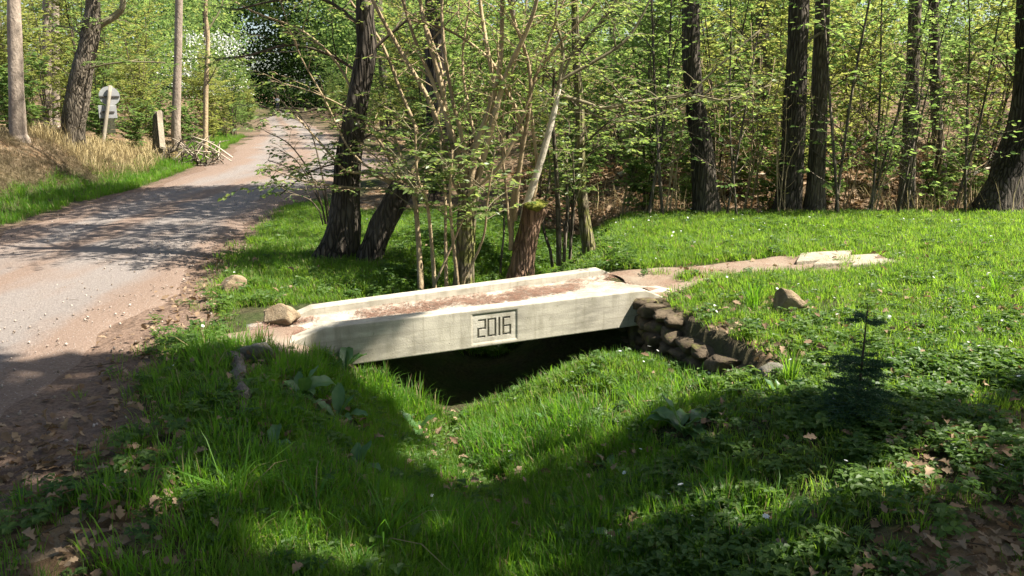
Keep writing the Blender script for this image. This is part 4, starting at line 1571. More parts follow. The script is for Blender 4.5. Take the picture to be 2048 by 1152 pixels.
r_ = np.random.default_rng(4)
sx, sy = r_.uniform(-8, 6.5, n), r_.uniform(-3.5, 6.2, n)
ok = inside(poly, sx + (vnoise(sx * 3, sy * 3, 41) - .5) * .5 + (vnoise(sx * 9, sy * 9, 42) - .5) * .22, sy + (vnoise(sx * 3, sy * 3, 43) - .5) * .34 + (vnoise(sx * 9, sy * 9, 44) - .5) * .16)
for c, a, b in holes:
    ok &= ((sx - c[0]) / a) ** 2 + ((sy - c[1]) / b) ** 2 > 1
thin = vnoise(sx * 3.5, sy * 3.5, 9) * .6 + vnoise(sx * 9, sy * 9, 4) * .4
ok &= (thin < np.where((sx > .1) & (sy < 3.5), .61, .72)) | (r_.random(n) < .2)
ok &= r_.random(n) < np.where(sy < 1.5, .45, 1.0)
sx, sy = sx[ok], sy[ok]
hgt = 7.2 + 1.3 * (vnoise(sx * .5, sy * .5, 2) - .5) * 2 + r_.uniform(-.9, .9, len(sx)) + np.where(sx < -1.2, .8, 0)
cp = np.stack([sx, sy, np.zeros_like(sx)], 1) + SUN * (hgt / SUN[2])[:, None]
seed_pts = [((10.6, 2.3), 'tall leafy tree overhanging from beyond the right of the fir sapling'), ((7.6, -1.8), 'tall leafy tree behind the viewpoint on the right'), ((2.8, -4.2), 'tall leafy tree behind the viewpoint')]
d2 = np.stack([(cp[:, 0] - s[0][0]) ** 2 + (cp[:, 1] - s[0][1]) ** 2 for s in seed_pts], 1)
who = d2.argmin(1)
for k, (s, lab) in enumerate(seed_pts):
    b = np.array([s[0], s[1], float(H(s[0], s[1]))])
    t = thing('shade_tree', lab, 'tree', tuple(b))
    mw = MB()
    P_, R_2 = smooth_path([(0, 0, -.2), (.1, 0, 2.5), (0, .1, 5.5), (.1, 0, 9.5)], [.24, .2, .16, .05], 24)
    tube(mw, P_, R_2, 14, .08)
    obj('trunk', mw.mesh('trunk', MAT['bark_mid']), t)
    pts = cp[who == k] - b
    mw = MB()
    for e in pts[r_.integers(0, len(pts), 26)]:
        st_ = np.array([0, 0, r_.uniform(4, 7)])
        p, q = smooth_path([st_, (st_ + e) / 2 + np.array([0, 0, .4]), e], [.03, .016, .005], 10)
        tube(mw, p, q, 5, cap=False)
    obj('limbs', mw.mesh('limbs', MAT['bark_mid']), t)
    mb = MB()
    m_ = len(pts)
    s_ = r_.uniform(.10, .16, m_)
    leaves(mb, pts, rand_dir(m_, r_, .5), rand_dir(m_, r_, .6) + SUN * 1.6, s_, s_ * .8)
    obj('crown', mb.mesh('crown', MAT['leaf_dark'], False), t)


# upper crowns of the roadside trees: they shade the middle of the road
r_ = np.random.default_rng(64)
n = 24000
sx, sy = r_.uniform(-7.2, -3.0, n), r_.uniform(8.2, 13.8, n)
dens = np.interp(sy, [8.2, 9, 10.5, 11.6, 12.3, 13.4, 13.8], [.15, .55, .40, .5, 1.0, 1.0, .25])
dens = dens * np.where(vnoise(sx * .3, sy * 1.9, 5) > np.interp(sy, [8, 11.8, 12.4, 14], [.50, .46, .1, .1]), 1, .08)
k = r_.random(n) < dens
sx, sy = sx[k], sy[k]
cp = np.stack([sx, sy, np.zeros_like(sx)], 1) + SUN * ((r_.uniform(5.2, 7.0, len(sx))) / SUN[2])[:, None]
for nm_, lo, hi in (('alder_tree', 0, 10.6), ('oak_tree', 10.6, 20)):
    t = [o for o in scene.objects if o.get('category') == 'tree' and o.name.startswith(nm_) and not o.parent and (nm_ != 'oak_tree' or 'thicket' in o['label'])][0]
    b = np.array(t.location)
    pts = cp[(cp[:, 1] >= lo) & (cp[:, 1] < hi)] - b
    mw, mb = MB(), MB()
    for e in pts[r_.integers(0, len(pts), 10)]:
        st_ = np.array([.25, 0, r_.uniform(3.6, 4.6)])
        p, q = smooth_path([st_, (st_ + e) / 2 + np.array([0, 0, .3]), e], [.016, .009, .004], 10)
        tube(mw, p, q, 5, cap=False)
    obj('limbs', mw.mesh('limbs', MAT['bark_dark']), t)
    m_ = len(pts)
    s_ = r_.uniform(.07, .12, m_)
    leaves(mb, pts, rand_dir(m_, r_, .5), rand_dir(m_, r_, .6) + SUN * 1.2, s_, s_ * .75)
    obj('crown', mb.mesh('crown', MAT['leaf_near'], False), t)


# ------------------------------------------------------------------ ground cover (nobody could count it)
src_col = bpy.data.collections.new('scatter_sources')


def source_mesh(name, me):
    o = bpy.data.objects.new(name, me)
    return o


def scatter(name, label, cat, P, rot, scl, meshes):
    col = bpy.data.collections.new(name + '_set')
    for k, me_ in enumerate(meshes):
        col.objects.link(bpy.data.objects.new('%s_source_%d' % (name, k), me_))
    n = len(P)
    me = bpy.data.meshes.new(name)
    me.vertices.add(n)
    me.vertices.foreach_set('co', P.astype(np.float32).ravel())
    a = me.attributes.new('rot', 'FLOAT_VECTOR', 'POINT')
    a.data.foreach_set('vector', rot.astype(np.float32).ravel())
    a = me.attributes.new('scl', 'FLOAT', 'POINT')
    a.data.foreach_set('value', scl.astype(np.float32))
    a = me.attributes.new('pick', 'INT', 'POINT')
    a.data.foreach_set('value', rng.integers(0, len(meshes), n).astype(np.int32))
    o = obj(name, me)
    tag(o, label, cat, kind='stuff')
    ng = bpy.data.node_groups.new(name, 'GeometryNodeTree')
    ng.interface.new_socket('Geometry', in_out='INPUT', socket_type='NodeSocketGeometry')
    ng.interface.new_socket('Geometry', in_out='OUTPUT', socket_type='NodeSocketGeometry')
    N = ng.nodes
    gi, go = N.new('NodeGroupInput'), N.new('NodeGroupOutput')
    ip = N.new('GeometryNodeInstanceOnPoints')
    ci = N.new('GeometryNodeCollectionInfo')
    ci.inputs['Collection'].default_value = col
    ci.inputs['Separate Children'].default_value = True
    ci.inputs['Reset Children'].default_value = True

    def na(nm, ty):
        x = N.new('GeometryNodeInputNamedAttribute')
        x.data_type = ty
        x.inputs['Name'].default_value = nm
        return x.outputs['Attribute']
    er = N.new('FunctionNodeEulerToRotation')
    Lk = ng.links.new
    Lk(gi.outputs[0], ip.inputs['Points'])
    Lk(ci.outputs[0], ip.inputs['Instance'])
    ip.inputs['Pick Instance'].default_value = True
    Lk(na('pick', 'INT'), ip.inputs['Instance Index'])
    Lk(na('rot', 'FLOAT_VECTOR'), er.inputs[0])
    Lk(er.outputs[0], ip.inputs['Rotation'])
    Lk(na('scl', 'FLOAT'), ip.inputs['Scale'])
    Lk(ip.outputs[0], go.inputs[0])
    md = o.modifiers.new('scatter', 'NODES')
    md.node_group = ng
    return o


def blades(n, h, rad, w, bend, mat, seed, name, hvar=.4):
    r = np.random.default_rng(seed)
    mb = MB()
    a = r.uniform(0, TAU, n)
    rr = rad * np.sqrt(r.random(n))
    base = np.stack([rr * np.cos(a), rr * np.sin(a), np.full(n, -.01)], 1)
    az = a + r.normal(0, .9, n)
    out = np.stack([np.cos(az), np.sin(az), np.zeros(n)], 1)
    sd = np.stack([-np.sin(az), np.cos(az), np.zeros(n)], 1)
    ln = h * r.uniform(1 - hvar, 1 + hvar * .6, n)
    bd = bend * r.uniform(.2, 1.2, n)
    ww = w * r.uniform(.7, 1.3, n)
    rows = []
    for f, wf in ((0, .8), (.4, 1.0), (.75, .7)):
        c = base + out * (bd * ln * f ** 2)[:, None] + np.array([0, 0, 1]) * (ln * (f - bd * .35 * f ** 2))[:, None]
        rows += [c - sd * (ww * wf / 2)[:, None], c + sd * (ww * wf / 2)[:, None]]
    tip = base + out * (bd * ln)[:, None] + np.array([0, 0, 1]) * (ln * (1 - bd * .5))[:, None]
    V = np.stack(rows + [tip], 1).reshape(-1, 3)
    b = np.arange(n)[:, None] * 7
    mb.add(V, np.concatenate([b + [[0, 1, 3, 2]], b + [[2, 3, 5, 4]]]), b + [[4, 5, 6]])
    return mb.mesh(name, mat)


def poisson(n, xr, yr, dens, r):
    x, y = r.uniform(*xr, n), r.uniform(*yr, n)
    k = r.random(n) < dens(x, y)
    return x[k], y[k]


def place(x, y, tilt, r, dz=0.0):
    n = len(x)
    P = np.stack([x, y, H(x, y) + dz], 1)
    rot = np.stack([r.normal(0, tilt, n), r.normal(0, tilt, n), r.uniform(0, TAU, n)], 1)
    return P, rot


bdx = lambda x, y: (x - NL[0]) * ux[0] + (y - NL[1]) * ux[1]
bdy = lambda x, y: (x - NL[0]) * vx[0] + (y - NL[1]) * vx[1]


def offbridge(x, y):
    u_, v_ = bdx(x, y), bdy(x, y)
    return ~((u_ > -CH_L - .05) & (u_ < Lb + CH_R + .03) & (v_ > -.03) & (v_ < .95))


KEEP = []
for px_, py_, rd_ in ((690, 740, .10), (600, 800, .16), (672, 850, .16), (830, 862, .1), (540, 900, .12), (710, 945, .12), (1108, 862, .06), (1370, 868, .17), (1215, 935, .12), (1362, 1000, .08), (1230, 1090, .08), (470, 725, .07), (480, 770, .07), (486, 830, .07), (488, 875, .06), (1000, 960, .09), (960, 950, .08), (1040, 1090, .10), (330, 900, .12), (250, 830, .12), (1540, 740, .12), (512, 738, .12), (560, 706, .08)):
    KEEP.append((*gt(px_, py_)[:2], rd_))
path_poly = np.array([p[:2] for p in PE1] + [p[:2] for p in PE2[::-1]])
land_poly = np.array([p[:2] for p in LE1] + [p[:2] for p in LE2[::-1]])


def clear(x, y):
    n = (vnoise(x * 6, y * 6, 4) - .5) * .12
    spot = (vnoise(x * 3.1, y * 3.1, 17) > .70) & (vnoise(x * 11, y * 11, 18) > .62)
    c = offbridge(x, y) & ~inside(land_poly, x, y) & (~inside(path_poly, x + n, y + n) | spot)
    wl_ = np.interp(y, WY, WX) - x
    c &= ~((wl_ > -.06) & (wl_ < .2) & (y > 4.6) & (y < 6.1))
    for kx, ky, kr in KEEP:
        c &= (x - kx) ** 2 + (y - ky) ** 2 > kr * kr
    return c & ~onroad(x, y, .0)


def in_view(x, y, pad=.6):
    return np.abs(x) < .68 * y + pad + 1.3


r_ = np.random.default_rng(91)
# --- long lush grass along the ditch
lush = [blades(22, .15, .055, .0042, .55, MAT['grass'], 200 + k, 'grass_clump') for k in range(5)]


def d_lush(x, y):
    d = x - ditch_x(y)
    near = (1 - sstep(.7, 1.35, np.abs(d + .15) + (vnoise(x * 2, y * 2, 1) - .5) * .9))
    near = np.maximum(near, (1 - sstep(-.2, .5, x - .9)) * sstep(-2.3, -1.6, x - (y - 3.2) * .1) * (1 - .9 * sstep(.45, .62, vnoise(x * 1.8, y * 1.8, 12))) * .8)
    f = near * (1 - .97 * forest_mask(x, y)) * (1 - .95 * dirt_mask(x, y))
    bed = (np.abs(d) < .13 + .10 * (vnoise(x * 5, y * 5, 3) - .5)) & (y > 4.2)
    under = (bdy(x, y) > -.10) & (bdy(x, y) < 1.0)
    wl_ = np.interp(y, WY, WX) - x
    wallfoot = (wl_ > -.1) & (wl_ < .30) & (y > 4.6)
    f = f * (1 - .88 * sstep(0, .4, x - .4 - (y - 2.3) * .5 + (vnoise(x * 3, y * 3, 8) - .5) * .6) * (y < 4.2))
    return f * clear(x, y) * in_view(x, y) * ~bed * ~under * ~wallfoot * (y < 5.9)


x, y = poisson(20500, (-3.2, 3), (1.6, 6), d_lush, r_)
P, rot = place(x, y, .16, r_)
sc = r_.uniform(.6, 1.2, len(x)) * (0.45 + .95 * vnoise(x * 1.5, y * 1.5, 7)) * np.where(y < 3.6, .85, 1.05)
scatter('long_grass', 'lush long green grass growing on the ditch banks', 'grass', P, rot, sc, lush)
print('lush', len(x))

# --- meadow and verge grass
short = [blades(26, .085, .075, .0042, .55, MAT['grass_short'], 220 + k, 'meadow_clump') for k in range(5)]


def d_short(x, y):
    n = vnoise(x * 1.6, y * 1.6, 14)
    f = (1 - forest_mask(x, y)) * (1 - .97 * dirt_mask(x, y)) * (x > road_r(y) - .2)
    f = f * np.where((y < 4.0) & (x > .6), .40, 1.0)
    f = f * np.where((x > 1.2) & (x < 2.4) & (y > 4.6) & (y < 5.8), .35 + .5 * (n > .5), 1)
    f = f * np.where((x < -1.6) & (y < 5.8), .5 * (n > .42) + .12, 1)
    return f * clear(x, y) * in_view(x, y, .8)


x, y = poisson(68000, (-4, 10.2), (1.6, 11.2), d_short, r_)
P, rot = place(x, y, .14, r_)
sc = r_.uniform(.7, 1.3, len(x)) * np.where(y > 6.2, 1.0, .9)
scatter('meadow_grass', 'short bright green grass of the sunny meadow and verges', 'grass', P, rot, sc, short)
print('short', len(x))


def d_verge(x, y):
    dl = road_l(y) - x
    n = vnoise(x * 1.5, y * 1.5, 3)
    return ((dl > .10 + .1 * n) & (dl < .75 + .5 * n)) * in_view(x, y, 2) * np.interp(y, [8, 20, 40], [1, .8, .4])


x, y = poisson(26000, (-14, -5.6), (7, 32), d_verge, r_)
P, rot = place(x, y, .15, r_)
scatter('verge_grass', 'green grass strip along the foot of the dry bank left of the road', 'grass', P, rot, r_.uniform(.8, 1.4, len(x)), lush[:3] + short[:1])
print('verge', len(x))

# --- dry grass on the bank, straw patch
dry = [blades(20, .115, .10, .005, 1.35, MAT['drygrass'], 240 + k, 'dry_clump', .5) for k in range(4)]
x, y = poisson(16000, (-13, -6.3), (7, 20), lambda x, y: ((road_l(y) - x) > .8) * in_view(x, y, 2) * .75, r_)
P, rot = place(x, y, .3, r_)
scatter('dry_bank_grass', 'matted brown dead grass covering the roadside bank', 'grass', P, rot, r_.uniform(.6, 1.2, len(x)), dry)
straw = [blades(14, .34, .10, .009, .55, MAT['straw'], 250 + k, 'straw_clump', .5) for k in range(4)]
x, y = poisson(2600, (-10.5, -6.6), (14.0, 20.5), lambda x, y: ((road_l(y) - x) > .8) * ((road_l(y) - x) < 1.7 + 1.0 * vnoise(x, y, 3)) * .8, r_)
P, rot = place(x, y, .2, r_)
scatter('straw_patch', 'pale dry reed straw along the verge below the signpost', 'straw', P, rot, r_.uniform(.5, 1.1, len(x)), straw)


stalk = [blades(6, .42, .16, .006, .45, MAT['straw'], 260 + k, 'stalk_clump', .5) for k in range(3)] + [blades(10, .3, .14, .006, .9, MAT['drygrass'], 264, 'stalk_clump', .5)]
x, y = poisson(480, (1.0, 9.5), (10.3, 12.5), lambda x, y: in_view(x, y, 1) * (vnoise(x * 1.1, y * 1.1, 44) > .45) * .8, r_)
P, rot = place(x, y, .35, r_)
scatter('dry_stalks', 'bare brown dead stalks standing along the meadow edge below the trunks', 'stalks', P, rot, r_.uniform(.5, 1.3, len(x)), stalk)


# --- herbs with small lobed leaves
def herb_clump(seed, mat, h=.065, n=11, ls=.025, rad=.085):
    r = np.random.default_rng(seed)
    mb = MB()
    for _ in range(n):
        a = r.uniform(0, TAU)
        c = np.array([rad * r.random() * math.cos(a), rad * r.random() * math.sin(a), h * r.uniform(.4, 1.1)])
        m3 = 3
        an = r.uniform(0, TAU) + np.arange(m3) * (TAU / m3)
        D = np.stack([np.cos(an), np.sin(an), np.full(m3, .05)], 1)
        s = ls * r.uniform(.7, 1.3)
        leaves(mb, np.repeat(c[None], m3, 0), D, np.tile([r.normal(0, .25), r.normal(0, .25), 1.0], (m3, 1)), s, s * .75)
        b = np.array([c[0] * .4, c[1] * .4, -.01])
        sdv = np.array([.0012, 0, 0])
        mb.add([b - sdv, b + sdv, c + sdv, c - sdv], [(0, 1, 2, 3)])
    return mb.mesh('herb_clump', mat, False)


herbs = [herb_clump(300 + k, MAT['herb']) for k in range(5)]


def d_herb(x, y):
    n = vnoise(x * 2.2, y * 2.2, 31)
    f = .25 + .75 * (n > .45)
    f = f * np.where((x > .5) & (y < 4.4), 1.0, np.where((x < -.9) & (y < 4.8), .5, .22))
    f = f * np.where(y > 6.5, .35, 1)
    f = f * (1 - .6 * forest_mask(x, y) * (y < 5))
    f = np.maximum(f, (x > -1.2) * (x < 1.2) * (y > 6.3) * (y < 10.5) * .9)
    return f * clear(x, y) * (1 - .9 * dirt_mask(x, y)) * in_view(x, y) * (y < 10.6)


x, y = poisson(44000, (-3.6, 8.5), (1.6, 10.6), d_herb, r_)
P, rot = place(x, y, .15, r_)
scatter('herb_cover', 'low leafy herbs carpeting the shaded ground and ditch edges', 'herbs', P, rot, r_.uniform(.6, 1.35, len(x)), herbs)
print('herb', len(x))


# --- white anemones, daisies, a few yellow dandelions
def flower(seed, mat, h, pr, np_=6):
    r = np.random.default_rng(seed)
    mb = MB()
    an = np.arange(np_) * TAU / np_
    c = np.array([.01, 0, h])
    D = np.stack([np.cos(an), np.sin(an), np.full(np_, .25)], 1)
    leaves(mb, np.repeat(c[None], np_, 0), D, np.tile([0.1, 0, 1.0], (np_, 1)), pr, pr * .7)
    return mb.mesh('flower', mat, False)


fl_w = [flower(1, MAT['white'], .10, .012), flower(2, MAT['white'], .085, .009), flower(3, MAT['white'], .12, .013, 7)]
x, y = poisson(700, (-2.5, 7), (2, 10.4), lambda x, y: clear(x, y) * in_view(x, y) * (1 - dirt_mask(x, y)) * np.where(x > .3, .6, .22), r_)
P, rot = place(x, y, .35, r_)
scatter('white_flowers', 'tiny white wildflowers dotted through the grass', 'flowers', P, rot, r_.uniform(.7, 1.2, len(x)), fl_w)


# --- dead oak leaves and litter
def dead_leaf(seed):
    r = np.random.default_rng(seed)
    n = 9
    t = np.linspace(0, 1, n)
    w = .022 * np.sin(np.pi * np.clip(t * .95 + .05, 0, 1)) ** .7 * (1 + .45 * np.cos(t * TAU * 3.2))
    w[0] = .002
    w[-1] = .003
    curl = r.uniform(.3, 1.4)
    zc = .012 * np.sin(t * 3 + r.uniform(0, 2)) * curl
    V = []
    for k in range(n):
        V += [(-w[k], t[k] * .085, zc[k] + w[k] * .7 * curl), (0, t[k] * .085, zc[k]), (w[k], t[k] * .085, zc[k] + w[k] * .5 * curl)]
    q = []
    for k in range(n - 1):
        a = k * 3
        q += [(a, a + 1, a + 4, a + 3), (a + 1, a + 2, a + 5, a + 4)]
    return MB().add(V, q).mesh('dead_leaf', MAT['leaf_brown'])


dl = [dead_leaf(400 + k) for k in range(6)]


def d_litter(x, y):
    f = forest_mask(x, y) * (y < 5) * 1.0 + .07
    f = f + .25 * dirt_mask(x, y) * (x > road_r(y))
    d = np.abs(x - ditch_x(y))
    f = np.maximum(f, (d < .16) * (y < 5.4) * (y > 3.6) * .8)
    for kx, ky, kr in KEEP:
        f = np.maximum(f, ((x - kx) ** 2 + (y - ky) ** 2 < (kr + .06) ** 2) * .7)
    f = np.maximum(f, (x > 2.0) * (y < 6) * .22)
    f = np.maximum(f, (x > 1.1) * (x < 2) * (y > 4.4) * (y < 6) * .3)
    return f * offbridge(x, y) * in_view(x, y) * ~onroad(x, y, -.15)


x, y = poisson(34000, (-3.8, 7), (1.6, 8), d_litter, r_)
P, rot = place(x, y, .5, r_, .012)
P[:, 2] += np.where(r_.random(len(x)) < .35, r_.uniform(.02, .06, len(x)), 0)
scatter('leaf_litter', 'brown dead oak leaves strewn over the foreground', 'dead leaves', P, rot, r_.uniform(.32, .78, len(x)), dl)
x, y = poisson(16000, (0, 11), (10.4, 17), lambda x, y: forest_mask(x, y) * in_view(x, y, 1) * .8, r_)
P, rot = place(x, y, .6, r_, .02)
scatter('forest_litter', 'brown leaf litter on the slope behind the meadow', 'dead leaves', P, rot, r_.uniform(1.0, 1.8, len(x)), dl)


# --- twigs, needles and pebbles
def stick(seed, L, w):
    r = np.random.default_rng(seed)
    mb = MB()
    p = np.array([(-L / 2, 0, 0), (0, r.normal(0, L * .06), L * .03), (L / 2, r.normal(0, L * .05), 0)])
    tube(mb, p, [w, w, w * .6], 4)
    return mb.mesh('stick', MAT['twig_dark'])


m = M('needle_litter')
oi = m.n('ShaderNodeObjectInfo')
MAT['needles'] = m.principled(m.ramp(oi.outputs['Random'], [(0, (.17, .09, .06)), (.6, (.29, .175, .125)), (1, (.12, .075, .05))]), .9)


def needles(seed):
    r = np.random.default_rng(seed)
    mb = MB()
    for _ in range(9):
        a = r.uniform(0, math.pi)
        c = np.array([r.uniform(-.04, .04), r.uniform(-.04, .04), r.uniform(.001, .008)])
        d = np.array([math.cos(a), math.sin(a), r.normal(0, .08)]) * r.uniform(.008, .02)
        s = np.array([-math.sin(a), math.cos(a), 0]) * .0011
        mb.add([c - d - s, c + d - s, c + d + s, c - d + s], [(0, 1, 2, 3)])
    return mb.mesh('needle_bits', MAT['needles'], False)


nd = [needles(500 + k) for k in range(5)] 
k = 2600
uu, vv = r_.uniform(-CH_L, Lb + CH_R, k), r_.beta(1.6, 1.6, k)
keep = r_.random(k) < sstep(.35, .6, vnoise(uu * 2.2, vv * 3.5, 22) + .25 * (vv > .55))
uu, vv = uu[keep], vv[keep]
yy = KW + (yat(uu) - 2 * KW) * vv
zz = -.070 + .02 * (np.abs(vv - .5) * 2) ** 2 + (vnoise(uu * 4, yy * 4, 6) - .5) * .02
P = NL + uu[:, None] * ux + yy[:, None] * vx + zz[:, None] * np.array([0, 0, 1])
rot = np.stack([np.zeros(len(P)), np.zeros(len(P)), r_.uniform(0, TAU, len(P))], 1)
scatter('needle_litter', 'reddish fallen needles and bud scales strewn on the bridge deck', 'litter', P, rot, r_.uniform(.8, 1.5, len(P)), nd)
sticks = [stick(520 + k, .09 + .03 * k, .0022) for k in range(4)]
x, y = poisson(1300, (-6, 4), (2.2, 10), lambda x, y: in_view(x, y) * np.where(onroad(x, y), .12, .35 * dirt_mask(x, y) + .15 * forest_mask(x, y)), r_)
P, rot = place(x, y, .08, r_, .03)
scatter('fallen_twigs', 'small dark twigs lying on the road edge and forest floor', 'twigs', P, rot, r_.uniform(.5, 1.4, len(x)), sticks)
m = M('pebble')
oi = m.n('ShaderNodeObjectInfo')
MAT['pebble'] = m.principled(m.ramp(oi.outputs['Random'], [(0, (.13, .10, .075)), (.5, (.25, .20, .165)), (1, (.36, .31, .27))]), .9)
pbm = [stone_mesh('pebble', (.008, .007, .005), MAT['pebble'], 600 + k, 6, 1) for k in range(4)]
x, y = poisson(6000, (-6.2, -1.6), (2.4, 14), lambda x, y: in_view(x, y) * np.maximum(onroad(x, y) * .45, dirt_mask(x, y) * .7 * (x > road_r(y))), r_)
P = np.stack([x, y, np.where(onroad(x, y), .03, H(x, y) + .004)], 1)
rot = r_.uniform(0, TAU, (len(x), 3))
scatter('pebbles', 'loose pebbles on the gravel road and its verge', 'gravel', P, rot, r_.uniform(.4, 1.5, len(x)), pbm)
bmoss = [herb_clump(700 + k, MAT['herb'], .03, 7, .02, .05) for k in range(3)]

# ------------------------------------------------------------------ broad-leaved dock plants
m = M('dock_leaf')
g_ = m.n('ShaderNodeNewGeometry')
nz = m.noise(m.coords('Object'), 18, 3)
p_ = m.n('ShaderNodeBsdfPrincipled')
m.l(m.ramp(nz, [(.3, (.04, .11, .03)), (.7, (.085, .165, .05))]), p_.inputs['Base Color'])
p_.inputs['Roughness'].default_value = .45
p_.inputs['Specular IOR Level'].default_value = .5
tl = m.n('ShaderNodeBsdfTranslucent')
tl.inputs[0].default_value = (.14, .26, .04, 1)
mxs = m.n('ShaderNodeMixShader')
mxs.inputs[0].default_value = .28
m.l(p_.outputs[0], mxs.inputs[1])
m.l(tl.outputs[0], mxs.inputs[2])
m.l(mxs.outputs[0], m.out.inputs[0])
MAT['dock'] = m.m


def dock_leaf(seed, L, W, arch):
    r = np.random.default_rng(seed)
    n, k = 10, 7
    t = np.linspace(0, 1, n)
    ang = 1.1 - arch * t * 1.5                      # climbs, then arches over
    dy = np.cos(ang) * L / n
    dz = np.sin(ang) * L / n
    cy_, cz_ = np.cumsum(dy) - dy[0], np.cumsum(dz) - dz[0]
    prof = np.where(t < .22, .05, W * np.sin(np.pi * np.clip((t - .16) / .86, 0, 1)) ** .65)
    prof = np.maximum(prof, .006)
    s = np.linspace(-1, 1, k)
    V = []
    ph = r.uniform(0, 6)
    for i in range(n):
        for j in range(k):
            wv = .10 * W * math.sin(t[i] * 17 + ph + j) * abs(s[j])
            V.append((s[j] * prof[i] * .5 * (1 if t[i] > .2 else .25), cy_[i], cz_[i] + abs(s[j]) * prof[i] * .22 + wv * (t[i] > .2)))
    i = np.arange(n * k).reshape(n, k)
    return MB().add(V, np.stack([i[:-1, :-1], i[:-1, 1:], i[1:, 1:], i[1:, :-1]], -1).reshape(-1, 4)).mesh('leaf', MAT['dock'])


dmesh = [dock_leaf(800 + k, .26 + .02 * k, .10 + .012 * (k % 3), a) for k, a in enumerate((.5, .8, 1.1, .3, .95, 1.25))]
r_ = np.random.default_rng(17)


def dock(px, py, nl, sc, label, upright=0.0, z=None):
    p = gt(px, py)
    t = thing('dock_plant', label, 'plant', (p[0], p[1], float(H(p[0], p[1])) - .01))
    for k in range(nl):
        o = obj('leaf', dmesh[r_.integers(6) if not upright else (3 if r_.random() < upright else 0)], t, (r_.normal(0, .015), r_.normal(0, .015), 0),
                (r_.uniform(-.1, .25), r_.normal(0, .15), k * TAU / nl + r_.normal(0, .35)), sc * r_.uniform(.7, 1.15))
    return t


dock(690, 740, 7, 0.85, 'upright broad-leaved dock against the road end of the bridge beam', .7)
dock(600, 800, 8, 0.78, 'spreading dock with pale blotchy leaves on the shaded bank below the beam')
dock(672, 850, 8, 0.75, 'low wide dock rosette in deep grass left of the ditch bed')
dock(830, 862, 5, 0.65, 'small dock leaning over the left edge of the ditch bed')
dock(540, 900, 5, 0.68, 'dock with one flat pale leaf beside the fallen log')
dock(710, 945, 6, 0.68, 'dock half hidden in the darkest grass of the left bank')
dock(1108, 862, 3, 0.68, 'dock with one tall upright leaf on the sunny right bank', 1.0)
dock(1370, 868, 10, 0.82, 'largest dock with arching bluish leaves below the stone wall')
dock(1215, 935, 6, 0.48, 'low dock in shade between the ditch and the largest dock')
dock(1362, 1000, 3, 0.41, 'small dock with a single upright leaf among dead leaves', 1.0)
dock(1560, 790, 5, 0.48, 'thistle-like dock in front of the rounded grey boulder', .6)
dock(1230, 1090, 4, 0.37, 'young dock catching light in the foreground leaf litter')
dock(1845, 720, 4, 0.34, 'small dock in the sunny herbs right of the fir sapling')
dock(1120, 1080, 4, 0.34, 'low dock in foreground grass left of the dead leaves')

# taller grass tufts
tuft = [blades(60, .30, .05, .006, .55, MAT['grass'], 900 + k, 'tuft', .4) for k in range(3)]
ltuft = [blades(26, .36, .06, .008, 1.15, MAT['grass'], 910 + k, 'arching_tuft', .4) for k in range(2)]
for px, py, k, s, lab in ((1505, 622, 0, 1.0, 'dense upright grass tuft at the edge of the footpath'), (1580, 770, 1, .8, 'tall spiky grass tuft beside the rounded boulder'),
                          (1990, 600, 2, .7, 'bushy grass tuft standing in the meadow right of the fir'), (470, 1020, 3, .9, 'arching coarse grass tuft in the sunlit foreground patch'),
                          (760, 1100, 4, .95, 'arching coarse grass tuft bending in deep shade'), (880, 1090, 3, .85, 'long bladed grass tuft beside the shaded dead leaves'),
                          (620, 1060, 4, .8, 'drooping grass tuft between two arching ones'), (560, 545, 0, .5, 'small grass tuft in the verge above the brown pointed stone')):
    p = gt(px, py)
    o = obj('grass_tuft', (tuft + ltuft)[k], None, (p[0], p[1], float(H(p[0], p[1]))), (0, 0, px * .7), s)
    tag(o, lab, 'grass tuft')

# ------------------------------------------------------------------ fir sapling
p0 = gt(1710, 838)
p0[2] = float(H(p0[0], p0[1]))
kf = p0[1] / FPX
fh = 258 * kf
fir = thing('fir_sapling', 'dark little fir sapling with a cross-shaped leader standing in the foreground shade', 'sapling', tuple(p0))
mb = MB()
p, q = smooth_path([(0, 0, -.03), (.003, 0, fh * .5), (0, 0, fh)], [.010, .006, .0022], 12)
tube(mb, p, q, 7)
obj('stem', mb.mesh('stem', MAT['twig_dark']), fir)


def needle_branch(L, seed, dens=420, nl=.016):
    r = np.random.default_rng(seed)
    mb = MB()
    ax = [np.array([0, 0, 0.]), np.array([L, 0, -.06 * L])]
    segs = [(ax[0], ax[1])]
    if L > .08:
        for k in range(5):
            f = .3 + .13 * k
            b = ax[0] + (ax[1] - ax[0]) * f
            for sgn in (-1, 1):
                segs.append((b, b + np.array([.55, .8 * sgn, r.normal(0, .1)]) * L * .5 * (1.05 - f)))
    for a, b in segs:
        ln = np.linalg.norm(b - a)
        n = int(ln * dens)
        f = r.random(n)
        P = a + (b - a) * f[:, None]
        d = norm(b - a)
        D = norm(d * .7 + rand_dir(n, r))
        leaves(mb, P, D, rand_dir(n, r), nl * r.uniform(.8, 1.2, n), .0026, 0, 0)
        tube(mb, np.array([a, (a + b) / 2, b]), [.0022, .0017, .001], 3, cap=False)
    # leader-like tip
    return mb.mesh('fir_branch', MAT['needle'], False)


